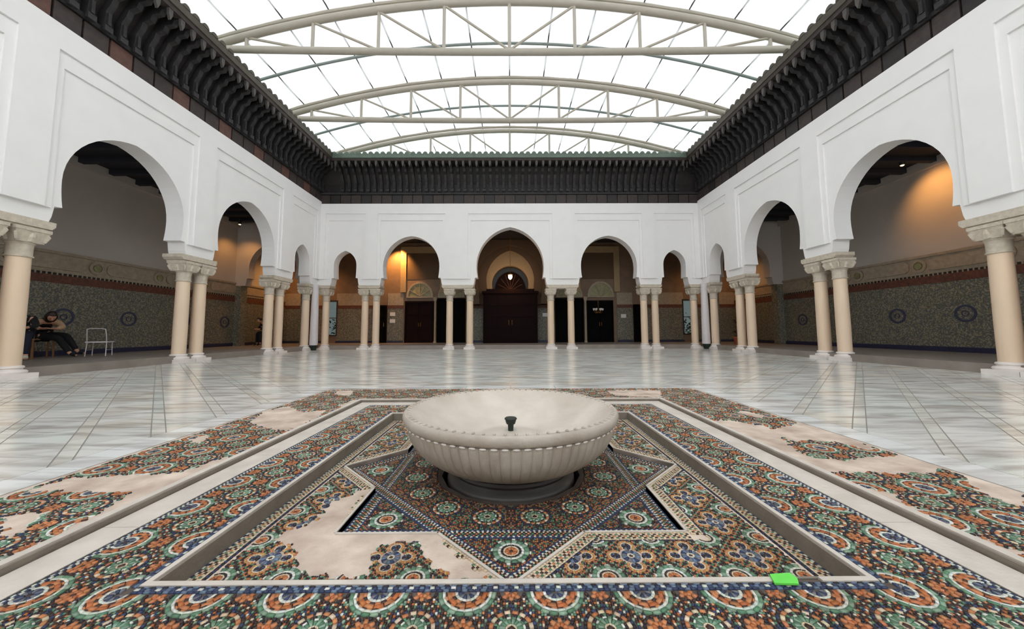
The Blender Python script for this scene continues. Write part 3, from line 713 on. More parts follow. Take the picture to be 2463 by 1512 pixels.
o = put('slab_field', slab_mesh([(r, part, t) for _, r, part, t in S3[290:]], 'slab_field'), floor); o['kind'] = 'stuff'
sub = MB()
for x0, x1, y0, y1 in ((-8.7, -BX, -6.4, 15.55), (BX, 8.7, -6.4, 15.55), (-BX, BX, BY1, 15.55), (-BX, BX, -6.4, BY0)): sub.box(x0, x1, y0, y1, -.35, -.0035)
obj('joint_bed', sub, mat('grey_joint_mortar', (148, 144, 136), .9, .1, 9), floor)

# ------------------------------------------------------------------ mosaic court centre
mos = struct('floor_mosaic'); mos['label'] = 'sunken glazed mosaic pavement with an eight-pointed star round the fountain'
sq = lambda h: [(-h, -h), (h, -h), (h, h), (-h, h)]
up = lambda u, v, q: (u, v+YC, q)
Z1, Z2, Z3, Z4 = 0.0, -.03, -.10, -.13
RS = 1.11; HS = RS/math.sqrt(2)
star = []
for k in range(8):
    t = PI/4*k - PI/2; star.append((RS*math.cos(t), RS*math.sin(t)))
    t2 = t+PI/8; rin = HS/math.cos(PI/8); star.append((rin*math.cos(t2), rin*math.sin(t2)))
circ = [(.455*math.cos(2*PI*i/16+PI/16), .455*math.sin(2*PI*i/16+PI/16)) for i in range(16)]
obj('outer_mortar_bed', MB().ring(sq(2.52), sq(1.76), up, -.35, Z1-.004), mortar, mos)
obj('border_mortar_bed', MB().ring(sq(1.76), sq(1.20), up, -.35, Z2-.004), grout, mos)
obj('field_mortar_bed', MB().ring(sq(1.20), star, up, -.35, Z3-.004), mortar, mos)
obj('star_mortar_bed', MB().ring(star, circ, up, -.35, Z4-.004), grout, mos)
obj('drain_well', MB().prism(circ, up, -.35, -.22), door_black, mos)  # floor of the gap round the foot, coloured near-black as its shadow
# kerbs: pale marble strips
def kerb(name, x0, x1, y0, y1, z0, z1, m=kerb_m): obj(name, MB().box(x0, x1, y0+YC, y1+YC, z0, z1), m, mos)
def kerb_run(h0, h1, z0, z1, n):
    for s in (-1, 1):
        for k in range(n):
            a = -h1+2*h1*k/n; b = -h1+2*h1*(k+1)/n; g = .0015
            x0, x1 = sorted((s*h0, s*h1)); kerb('marble_kerb', x0, x1, a+g, b-g, z0, z1)
            a = -h0+2*h0*k/n; b = -h0+2*h0*(k+1)/n
            kerb('marble_kerb', a+g, b-g, x0, x1, z0, z1)
kerb_run(1.585, 1.735, Z2-.02, Z2+.003, 4)      # wide pale strip below the first step
def lip(h0, h1, z0, z1, m, name, gap=False):
    for s in (-1, 1):
        x0, x1 = sorted((s*h0, s*h1)); kerb(name, x0, x1, -h1, h1, z0, z1, m)
        if gap and s < 0: kerb(name, -h0, .93, x0, x1, z0, z1, m); kerb(name, 1.03, h0, x0, x1, z0, z1, m)
        else: kerb(name, -h0, h0, x0, x1, z0, z1, m)
lip(1.752, 1.79, Z2-.02, Z1+.004, kerb_m, 'step_edge_strip')
lip(1.742, 1.752, Z2-.02, Z1-.004, kerb_g, 'step_face')
lip(1.195, 1.216, Z2-.03, Z2+.004, kerb_m, 'recess_edge_strip', True)
lip(1.185, 1.195, Z3-.02, Z2-.002, kerb_g, 'recess_face')
# pale edging along the star
for k in range(16):
    a = Vector(star[k]); b = Vector(star[(k+1) % 16]); d = (b-a).normalized(); n = Vector((d.y, -d.x))
    q = [a, b, b+n*.012, a+n*.012]
    obj('star_edge_strip', MB().prism([(p.x, p.y) for p in q], up, Z4-.02, Z3+.002), kerb_m, mos)

# ---- chips
COL = {k: np.array(lin(v)) for k, v in dict(o=(206, 136, 92), o2=(190, 112, 66), b=(74, 54, 48), k=(48, 45, 52), n=(58, 70, 104), bl=(112, 132, 158),
       g=(98, 140, 112), g2=(142, 172, 150), c=(232, 212, 184), w=(226, 232, 222), y=(206, 166, 104), gr=(118, 122, 130)).items()}
class Cells:
    def __init__(s): s.q = []; s.c = []
    def ring(s, cx, cy, r0, r1, n, cols, gap=.12, ph=0., point=0.):
        for i in range(n):
            t0 = 2*PI*(i+gap/2)/n+ph; t1 = 2*PI*(i+1-gap/2)/n+ph
            ti = (t0+t1)/2; k0 = 1-point
            a0 = ti+(t0-ti)*k0; a1 = ti+(t1-ti)*k0
            s.q.append([(cx+r0*math.cos(t0), cy+r0*math.sin(t0)), (cx+r1*math.cos(a0), cy+r1*math.sin(a0)), (cx+r1*math.cos(a1), cy+r1*math.sin(a1)), (cx+r0*math.cos(t1), cy+r0*math.sin(t1))])
            s.c.append(COL[cols[i % len(cols)]])
    def disc(s, cx, cy, r, col):
        s.q.append([(cx+r, cy), (cx, cy+r), (cx-r, cy), (cx, cy-r)]); s.c.append(COL[col])
    def big(s, cx, cy, k=1.):       # blue-hearted rosette with orange petals
        s.disc(cx, cy, .009*k, 'b'); s.ring(cx, cy, .010*k, .029*k, 12, ['n', 'gr'], .2)
        s.ring(cx, cy, .030*k, .039*k, 16, ['w'], .05, point=-.0)
        s.ring(cx, cy, .040*k, .050*k, 16, ['o', 'b'], .1); s.ring(cx, cy, .0505*k, .064*k, 12, ['o', 'o2'], .14)
        s.ring(cx, cy, .0645*k, .0695*k, 24, ['b', 'o'], .2); s.ring(cx, cy, .0705*k, .0785*k, 20, ['w'], .04)
        s.ring(cx, cy, .0795*k, .091*k, 20, ['g', 'g2'], .15)
    def green(s, cx, cy, k=1.):
        s.disc(cx, cy, .011*k, 'b'); s.ring(cx, cy, .0115*k, .0155*k, 12, ['c'], .04)
        s.ring(cx, cy, .0165*k, .034*k, 16, ['g', 'g2'], .22); s.ring(cx, cy, .035*k, .041*k, 16, ['w', 'g'], .25)
        s.ring(cx, cy, .042*k, .051*k, 32, ['k', 'b', 'g'], .25)
        s.ring(cx, cy, .052*k, .064*k, 16, ['c', 'o'], .3); s.ring(cx, cy, .065*k, .074*k, 32, ['k', 'n', 'b'], .3)
    def orange(s, cx, cy, k=1.):
        s.disc(cx, cy, .007*k, 'b'); s.ring(cx, cy, .008*k, .021*k, 8, ['o', 'o2'], .15); s.ring(cx, cy, .022*k, .036*k, 8, ['o'], .25, PI/8, .5)
        s.ring(cx, cy, .037*k, .045*k, 16, ['b', 'k'], .3)
    def quat(s, cx, cy, ph=0.):      # grey rosette with four orange loops
        s.disc(cx, cy, .007, 'b'); s.ring(cx, cy, .009, .015, 10, ['c', 'w'], .1); s.ring(cx, cy, .016, .037, 14, ['gr', 'bl', 'n'], .2)
        for k in range(4):
            x = cx+.062*math.cos(PI/2*k+ph); y = cy+.062*math.sin(PI/2*k+ph)
            s.disc(x, y, .006, 'b'); s.ring(x, y, .007, .0185, 8, ['n', 'k', 'gr'], .2)
            t0 = PI/2*k+ph-PI*.72; N = 14
            for i in range(N):
                a = t0+PI*1.44*i/N; b = t0+PI*1.44*(i+.9)/N
                for r0, r1, cc in ((.0192, .0245, 'c'), (.0252, .0355, 'o' if i % 2 else 'y')):
                    s.q.append([(x+r0*math.cos(a), y+r0*math.sin(a)), (x+r1*math.cos(a), y+r1*math.sin(a)), (x+r1*math.cos(b), y+r1*math.sin(b)), (x+r0*math.cos(b), y+r0*math.sin(b))]); s.c.append(COL[cc])
    def small(s, cx, cy, k=1.):      # orange heart, cream line, green petals
        s.disc(cx, cy, .006*k, 'b'); s.ring(cx, cy, .007*k, .021*k, 8, ['o', 'o2'], .15); s.ring(cx, cy, .022*k, .027*k, 16, ['c'], .08)
        s.ring(cx, cy, .028*k, .035*k, 16, ['b', 'k'], .2); s.ring(cx, cy, .036*k, .045*k, 16, ['w'], .06); s.ring(cx, cy, .046*k, .062*k, 16, ['g', 'g2'], .2)
        s.ring(cx, cy, .063*k, .069*k, 24, ['k', 'b', 'w'], .3)
    def arr(s): return np.array(s.q), np.array(s.c)
def grid_fill(a, n, keep, colfn):
    p = a/n; g = p*.12; q = []; c = []
    for i in range(n):
        for j in range(n):
            x = (i+.5)*p; y = (j+.5)*p
            if keep(x, y): h = p/2-g; q.append([(x-h, y-h), (x+h, y-h), (x+h, y+h), (x-h, y+h)]); c.append(COL[colfn(i, j, x, y)])
    return np.array(q), np.array(c)
def per(x, y, cx, cy, a): dx = (x-cx+a/2) % a-a/2; dy = (y-cy+a/2) % a-a/2; return math.hypot(dx, dy)
AA = 2.5/9
ce = Cells(); ce.big(0, 0); ce.green(AA/2, AA/2); ce.orange(AA/2, 0); ce.orange(0, AA/2)
qa, ca = ce.arr()
qb, cb = grid_fill(AA, 32, lambda x, y: per(x, y, 0, 0, AA) > .094 and per(x, y, AA/2, AA/2, AA) > .078 and per(x, y, AA/2, 0, AA) > .048 and per(x, y, 0, AA/2, AA) > .048,
                   lambda i, j, x, y: ['k', 'g', 'b', 'c', 'n', 'o', 'b', 'g2', 'k', 'o2', 'w', 'b', 'g'][(min(i, 31-i)*7+min(j, 31-j)*7+(min(i, 31-i)*min(j, 31-j)) % 5) % 13])
cellA = (np.concatenate([qa, qb]), np.concatenate([ca, cb]))
BBp = .24
ce = Cells(); ce.quat(0, 0); ce.small(BBp/2, BBp/2)
qa, ca = ce.arr()
def qkeep(x, y):
    if per(x, y, 0, 0, BBp) < .041 or per(x, y, BBp/2, BBp/2, BBp) < .073: return False
    return all(per(x, y, .062*math.cos(PI/2*k), .062*math.sin(PI/2*k), BBp) > .0385 for k in range(4))
qb, cb = grid_fill(BBp, 30, qkeep, lambda i, j, x, y: ['g', 'b', 'o2', 'k', 'g', 'b', 'o', 'k', 'g2'][(min(i, 29-i)*4+min(j, 29-j)*4+(min(i, 29-i)*min(j, 29-j)) % 4) % 9])
cellC = (np.concatenate([qa, qb]), np.concatenate([ca, cb]))
def tile(cell, a, x0, x1, y0, y1, ox=0, oy=0):
    q, c = cell; I = np.arange(math.floor((x0-ox)/a)-1, math.ceil((x1-ox)/a)+1); J = np.arange(math.floor((y0-oy)/a)-1, math.ceil((y1-oy)/a)+1)
    off = np.array([(ox+i*a, oy+j*a) for i in I for j in J])
    Q = (q[None]+off[:, None, None, :]).reshape(-1, 4, 2); Cc = np.tile(c, (len(off), 1)); return Q, Cc
def inpoly(P, poly):
    x, y = P[:, 0], P[:, 1]; ins = np.zeros(len(P), bool); n = len(poly)
    for i in range(n):
        x1, y1 = poly[i]; x2, y2 = poly[(i+1) % n]
        cnd = ((y1 > y) != (y2 > y)); xi = (x2-x1)*(y-y1)/((y2-y1)+1e-12)+x1; ins ^= cnd & (x < xi)
    return ins
def ray(px, py, z):    # where the photograph shows a worn patch, on the pavement
    d = F+RR*((px-1231.5)/840.57)+UU*((732.2-py)/840.57); t = (z-.8)/d.z; return (d.x*t, d.y*t-YC)
patch_in = [[ray(a, b, Z3) for a, b in ((665, 1294), (690, 1277), (758, 1252), (780, 1217), (898, 1164), (812, 1263), (840, 1270), (1032, 1269), (1057, 1287), (1082, 1311), (1125, 1353), (1184, 1384), (1166, 1398), (1078, 1398), (1078, 1390), (1028, 1345), (1018, 1316), (1000, 1302), (960, 1300), (927, 1307), (897, 1332), (897, 1362), (878, 1384), (733, 1384), (714, 1337), (709, 1318), (665, 1302))]]
outs = [((0, 1246), (55, 1229), (108, 1231), (55, 1282), (0, 1300)),
        ((55, 1182), (165, 1148), (270, 1142), (430, 1136), (560, 1090), (500, 1140), (380, 1190), (200, 1285), (150, 1300), (160, 1268), (230, 1240), (285, 1205), (318, 1186), (280, 1184), (165, 1182)),
        ((440, 1060), (490, 1045), (503, 1048), (480, 1066)), ((600, 1016), (640, 985), (700, 975), (722, 990), (790, 984), (760, 1006), (690, 1036), (650, 1032)),
        ((800, 948), (812, 938), (855, 938), (842, 952)), ((815, 975), (850, 960), (880, 957), (930, 956), (900, 962), (850, 985)),
        ((1920, 1016), (1975, 1026), (2060, 1055), (2112, 1080), (2078, 1078), (2010, 1062), (1946, 1058), (1900, 1060), (1850, 1034)),
        ((1730, 1008), (1771, 1012), (1850, 1025), (1894, 1064), (1938, 1095), (2025, 1106), (2108, 1095), (2165, 1095), (2253, 1112), (2262, 1135), (2187, 1139), (2056, 1134), (1972, 1139), (1900, 1120), (1830, 1085), (1750, 1040), (1700, 1018)),
        ((1972, 1150), (2034, 1165), (2060, 1165), (2156, 1187), (2160, 1200), (2209, 1226), (2253, 1246), (2323, 1283), (2463, 1327), (2463, 1378), (2330, 1316), (2200, 1255), (2080, 1200)),
        ((2320, 1143), (2463, 1183), (2463, 1220), (2384, 1196), (2332, 1165)), ((1455, 938), (1590, 937), (1592, 955), (1480, 951)), ((1780, 985), (1850, 1000), (1830, 1005), (1770, 992))]
outs = [[ray(a, b, Z1) for a, b in p_] for p_ in outs]
def jitter_ins(ctr, poly):
    j = .018*np.stack([np.sin(ctr[:, 0]*61+ctr[:, 1]*23)+np.sin(ctr[:, 1]*97), np.cos(ctr[:, 1]*53-ctr[:, 0]*31)+np.sin(ctr[:, 0]*83)], 1)
    return inpoly(ctr+j*.5, poly)
chips = []     # (quads, cols, z)
def add_chips(Q, Cc, mask, z): chips.append((Q[mask], Cc[mask], np.full(mask.sum(), z)))
Q, Cc = tile(cellA, AA, -1.6, 1.6, -1.6, 1.6, -1.25, -1.25)
mxn = lambda Q: np.abs(Q).max(axis=(1, 2)); 
m_ = mxn(Q); mn = np.abs(Q).max(axis=2).min(axis=1)
add_chips(Q, Cc, (m_ < 1.558) & (mn > 1.25), Z2)
# outer mosaic: same family, slightly larger units
q, c = cellA; k = .25/AA*1.25
Q, Cc = tile((q*k*.96, c), AA*k*.96, -2.6, 2.6, -2.6, 2.6)
m_ = mxn(Q); mn = np.abs(Q).max(axis=2).min(axis=1); ctr = Q.mean(axis=1); bad = np.zeros(len(Q), bool)
for p_ in outs: bad |= jitter_ins(ctr, p_)
edge = 2.495-.03*np.abs(np.sin(ctr[:, 0]*9)*np.sin(ctr[:, 1]*7+1))
add_chips(Q, Cc*.98, (m_ < edge) & (mn > 1.80) & ~bad, Z1)
# recessed field
Q, Cc = tile(cellC, BBp, -1.3, 1.3, -1.3, 1.3)
ctr = Q.mean(axis=1); ax = np.abs(ctr[:, 0]); ay = np.abs(ctr[:, 1])
instar = ((ax+ay) < RS+.012) | (np.maximum(ax, ay) < HS+.009)
nearstar = ((ax+ay)/1.41421 < HS+.075) | (np.maximum(ax, ay) < HS+.075)
nearstar = ((np.abs(Q).sum(axis=2).min(axis=1)/1.41421 < HS+.07)) | ((np.maximum(ax, ay) < HS+.07))
badc = np.zeros(len(Q), bool)
for p_ in patch_in: badc |= jitter_ins(ctr, p_)
add_chips(Q, Cc, (mxn(Q) < 1.105) & ~nearstar & ~badc, Z3)
# star interior
def star_cells():
    Qs, Cs = [], []
    ce = Cells(); 
    for k in range(8): t = PI/4*k-PI/2; ce.small(.875*math.cos(t), .875*math.sin(t), 1.25)
    for k in range(16): t = 2*PI*(k+.5)/16; ce.green(.61*math.cos(t), .61*math.sin(t), 1.12)
    q, c = ce.arr(); ctr = q.mean(axis=1)
    a = .009; I = np.arange(-125, 126)*a; X, Y = np.meshgrid(I, I); X = X.ravel(); Y = Y.ravel()
    ok = ((np.abs(X)+np.abs(Y)) < RS-.1) | (np.maximum(np.abs(X), np.abs(Y)) < HS-.07)
    ok &= np.hypot(X, Y) > .487
    for k in range(8): t = PI/4*k-PI/2; ok &= np.hypot(X-.875*math.cos(t), Y-.875*math.sin(t)) > .091
    for k in range(16): t = 2*PI*(k+.5)/16; ok &= np.hypot(X-.61*math.cos(t), Y-.61*math.sin(t)) > .087
    X = X[ok]; Y = Y[ok]; h = a*.40
    g = np.stack([np.stack([X-h, Y-h], 1), np.stack([X+h, Y-h], 1), np.stack([X+h, Y+h], 1), np.stack([X-h, Y+h], 1)], 1)
    ii = np.round(X/a).astype(int); jj = np.round(Y/a).astype(int)
    pal = np.array([COL[s_] for s_ in ('o2', 'b', 'k', 'o2', 'g', 'b', 'o', 'n', 'b', 'k', 'g')]); ii = np.abs(ii); jj = np.abs(jj); cc = pal[((ii+jj)*4+(ii*jj) % 7) % 11]
    return np.concatenate([q, g]), np.concatenate([c, cc])
Q, Cc = star_cells(); ctr = Q.mean(axis=1)
def band_mask(ctr):    # interlaced bands following the two squares
    ax = np.abs(ctr[:, 0]); ay = np.abs(ctr[:, 1]); d1 = HS-(ax+ay)/1.41421; d2 = HS-np.maximum(ax, ay)
    return ((d1 > -.005) & (d1 < .07)) | ((d2 > -.005) & (d2 < .07))
add_chips(Q, Cc, ~band_mask(ctr), Z4)
def strip(p0, p1, side, rows, z, keep=None):
    p0 = np.array(p0); p1 = np.array(p1); L_ = np.linalg.norm(p1-p0); d = (p1-p0)/L_; n = np.array([d[1], -d[0]])*side
    off = 0
    for w_, pal, ln_ in rows:
        N = max(1, int(round(L_/ln_))); t = np.arange(N)*L_/N
        a = p0+np.outer(t+L_/N*.08, d)+n*(off+w_*.08); b = p0+np.outer(t+L_/N*.92, d)+n*(off+w_*.08)
        Qs = np.stack([a, b, b+n*w_*.84, a+n*w_*.84], 1); Cs = np.array([COL[pal[i % len(pal)]] for i in range(N)]); off += w_
        m = np.ones(N, bool) if keep is None else keep(Qs.mean(axis=1))
        add_chips(Qs, Cs, m, z)
rowsS = [(.009, ['n'], .014), (.009, ['w', 'n'], .012), (.012, ['n', 'o', 'k', 'g'], .010), (.012, ['g', 'k', 'o', 'b'], .010), (.012, ['k', 'c', 'b', 'c'], .010), (.009, ['w', 'n'], .012), (.007, ['n'], .014)]
def in_star_band(ctr):
    ax = np.abs(ctr[:, 0]); ay = np.abs(ctr[:, 1]); return (((ax+ay) < RS) | (np.maximum(ax, ay) < HS))
dia = [(0, -RS), (RS, 0), (0, RS), (-RS, 0)]; sqv = sq(HS)
done = []
for V in (dia, sqv):
    for i in range(4):
        a, b = V[i], V[(i+1) % 4]
        kp = in_star_band if V is dia else (lambda c_: in_star_band(c_) & ~(np.abs(HS-(np.abs(c_[:, 0])+np.abs(c_[:, 1]))/1.41421-.033) < .036))
        strip(a, b, -1, rowsS, Z4, kp)
# chain bands outside the star and inside the recess edge
rowsC = [(.010, ['c'], .016), (.012, ['c', 'b', 'c', 'g'], .012), (.012, ['b', 'c', 'o', 'c'], .012), (.012, ['c', 'b', 'c', 'g'], .012), (.009, ['c'], .016), (.011, ['n', 'k'], .014)]
def out_star(ctr):
    ax = np.abs(ctr[:, 0]); ay = np.abs(ctr[:, 1]); ok = ~(((ax+ay) < RS+.02) | (np.maximum(ax, ay) < HS+.014)) & (np.maximum(ax, ay) < 1.115)
    for p_ in patch_in: ok &= ~jitter_ins(ctr, p_)
    return ok
for k in range(16):
    a = Vector(star[k]); b = Vector(star[(k+1) % 16]); d = (b-a).normalized(); n = Vector((d.y, -d.x))
    a2 = a+n*.014; b2 = b+n*.014
    if k % 2 == 0: a2 = a2-d*.03
    strip(tuple(a2), tuple(b2), 1, rowsC, Z3, out_star)
def nopatch(ctr):
    ok = np.ones(len(ctr), bool)
    for p_ in patch_in: ok &= ~jitter_ins(ctr, p_)
    return ok
V = sq(1.182)
for i in range(4): strip(V[i], V[(i+1) % 4], -1, [(.010, ['n', 'w'], .016), (.011, ['c', 'b', 'c', 'g'], .012), (.012, ['b', 'c', 'o', 'c'], .012), (.011, ['c', 'b', 'c', 'g'], .012), (.010, ['c'], .016), (.012, ['n', 'k'], .014)], Z3, nopatch)
V = sq(1.217)
for i in range(4): strip(V[i], V[(i+1) % 4], 1, [(.007, ['k', 'bl'], .02), (.012, ['w', 'n', 'bl', 'n'], .017), (.008, ['n', 'n', 'bl'], .02)], Z2)
V = sq(1.583)
for i in range(4): strip(V[i], V[(i+1) % 4], -1, [(.006, ['k'], .02), (.009, ['w', 'n'], .012), (.009, ['n', 'w'], .012)], Z2)
AQ = np.concatenate([c_[0] for c_ in chips]); AC = np.concatenate([c_[1] for c_ in chips]); AZ = np.concatenate([c_[2] for c_ in chips])
AC = AC*(1+RNG.normal(0, .10, (len(AC), 1)))*(1+RNG.normal(0, .03, AC.shape)); AC = np.clip(AC, .005, .9)
AQ = AQ+RNG.normal(0, .0004, AQ.shape)
sa = ((AQ[:, 1]-AQ[:, 0])[:, 0]*(AQ[:, 2]-AQ[:, 0])[:, 1]-(AQ[:, 1]-AQ[:, 0])[:, 1]*(AQ[:, 2]-AQ[:, 0])[:, 0])
AQ[sa < 0] = AQ[sa < 0][:, ::-1]
def chip_mesh(Q, Cc, Z, name, zoff):
    n = len(Q)
    Vt = np.concatenate([Q+np.array([0, YC]), np.broadcast_to(Z[:, None, None]+zoff[:, None, None], (n, 4, 1))], 2)
    Vb = Vt.copy(); Vb[:, :, 2] -= .005+zoff[:, None]
    V = np.concatenate([Vt, Vb], 1).reshape(-1, 3).astype(np.float32)
    base = (np.arange(n)*8)[:, None]
    pat = np.array([0, 1, 2, 3, 0, 4, 5, 1, 1, 5, 6, 2, 2, 6, 7, 3, 3, 7, 4, 0]); LI = (base+pat).ravel().astype(np.int32)
    me = bpy.data.meshes.new(name); me.vertices.add(n*8); me.vertices.foreach_set('co', V.ravel())
    me.loops.add(n*20); me.loops.foreach_set('vertex_index', LI)
    me.polygons.add(n*5); me.polygons.foreach_set('loop_start', np.arange(0, n*20, 4, dtype=np.int32)); 
    me.update(calc_edges=True); me.validate()
    at = me.color_attributes.new('Col', 'FLOAT_COLOR', 'CORNER')
    cc = np.ones((n, 4), np.float32); cc[:, :3] = Cc; at.data.foreach_set('color', np.repeat(cc, 20, axis=0).ravel())
    me.materials.append(chip_m); return me
ZO = .0012+RNG.uniform(-.0005, .0005, len(AQ))
ctr = AQ.mean(axis=1); wy = ctr[:, 1]+YC; dist = np.hypot(ctr[:, 0], wy)
ar = np.abs(sa[:])/1.0
vis = (wy > 1.0) & (np.abs(ctr[:, 0]) < 1.3*wy)
score = np.where(vis, ar/np.hypot(dist, .8)**3, 0); order = np.argsort(-score); top = order[:290]; rest = order[290:]
for i in top:
    put('mosaic_tile', chip_mesh(AQ[i:i+1], AC[i:i+1], AZ[i:i+1], 'mosaic_tile', ZO[i:i+1]), mos)
o = put('mosaic_infill', chip_mesh(AQ[rest], AC[rest], AZ[rest], 'mosaic_infill', ZO[rest]), mos); o['kind'] = 'stuff'
print('chips', len(AQ))

# green paper on the mosaic edge
t = obj('paper_scrap', MB().prism([(-.045, -.02), (.03, -.025), (.045, .0), (.04, .025), (-.03, .022)], lambda u, v, q: (u, v, q+.02*u), 0, .006), green_tag, loc=(.90, 1.215, Z2+.006))
tag(t, 'bright green paper scrap lying on the edge of the mosaic recess', 'paper')

# ------------------------------------------------------------------ fountain
ft = empty('stone_fountain', (0, YC, 0)); tag(ft, 'wide pale fluted stone fountain basin on a dark foot', 'fountain')
NF = 78
def flute(t, z, r):
    k = min(1, max(0, (.226-z)/.012))*min(1, max(.25, (z+.05)/.08)); q = abs(math.cos(NF*t/2))
    return 1+k*(.014*q**.55-.012)
outer = [(.36, -.06), (.44, -.04), (.51, -.008), (.575, .035), (.628, .085), (.66, .14), (.676, .19), (.682, .214), (.680, .224)]
obj('fluted_bowl', MB().lathe(outer, NF*10, (0, 0, 0), flute, False), basin_m, ft, True)
bd = MB()
for k in range(NF):      # rounded flute tops, coloured white in place of the highlights on them
    a0 = 2*PI*(k-.30)/NF; a1 = 2*PI*(k+.30)/NF
    bd.tube([(.684*math.cos(a), .684*math.sin(a), .221) for a in (a0, (a0+a1)/2, a1)], [.004, .0075, .004], 6)
obj('bead_row', bd, stone_white, ft, True)['kind'] = 'stuff'
rim = [(.676, .226), (.690, .229), (.700, .24), (.705, .262), (.703, .280), (.694, .290), (.664, .288)]
obj('rim', MB().lathe(rim, 96, cap=False), basin_m, ft, True)
inner = [(.664, .288), (.655, .278), (.60, .235), (.50, .17), (.38, .12), (.26, .10), (.20, .098), (.19, .105), (.12, .118), (.05, .125), (.001, .126)]
obj('inner_bowl', MB().lathe(inner, 96, cap=False), basin_in, ft, True)
sc = MB()
for k in range(NF):
    a = 2*PI*k/NF; sc.tube([(.660*math.cos(a), .660*math.sin(a), .287), (.672*math.cos(a), .672*math.sin(a), .292), (.684*math.cos(a), .684*math.sin(a), .291)], [.006, .008, .004], 6)
obj('rim_notches', sc, basin_m, ft, True)['kind'] = 'stuff'
obj('foot', MB().lathe([(.42, -.23), (.42, -.145), (.412, -.13), (.395, -.12), (.385, -.10), (.392, -.085), (.385, -.07), (.34, -.055)], 64), basin_foot, ft, True)
obj('water_nozzle', MB().lathe([(.018, .12), (.020, .165), (.030, .172), (.036, .19), (.036, .205), (.02, .207)], 16), dark_metal, ft, True)
obj('nozzle_cap', MB().lathe([(.041, .200), (.043, .206), (.038, .212)], 16), dark_metal, ft, True)

# ------------------------------------------------------------------ chairs, people, plant
def chair(name, m, seat_m, kind):
    t = empty(name)
    r = .018 if kind == 'wood' else .011
    for sx in (-1, 1):
        obj('leg', MB().tube([(sx*.20, -.2, 0), (sx*.19, -.18, .44)], r, 8), m, t, True)
        obj('leg', MB().tube([(sx*.20, .22, 0), (sx*.19, .18, .44)], r, 8), m, t, True)
        obj('back_post', MB().tube([(sx*.19, .18, .44), (sx*.19, .22, .66), (sx*.18, .27, .88)], r, 8), m, t, True)
        obj('stretcher', MB().tube([(sx*.197, -.19, .2), (sx*.197, .205, .2)], r*.7, 6), m, t, True)
    obj('seat', MB().box(-.22, .22, -.22, .21, .44, .475), seat_m, t)
    obj('backrest', MB().box(-.19, .19, .225, .25, .68, .84) if kind == 'wood' else MB().tube([(-.18, .27, .88), (-.1, .275, .9), (.1, .275, .9), (.18, .27, .88)], r, 8), m, t)
    return t
ZF = ZS
c1 = chair('wooden_chair', wood_chair, wood_chair, 'wood')
X1, Y1, A1 = -11.45, 9.12, -PI*.22
def chair_at(c, x, y, rz, lab, g): c.location = (x, y, ZF); c.rotation_euler = (0, 0, rz); tag(c, lab, 'chair', g)
c2 = copy_tree(c1); c3 = chair('metal_chair', white_paint, white_paint, 'metal')

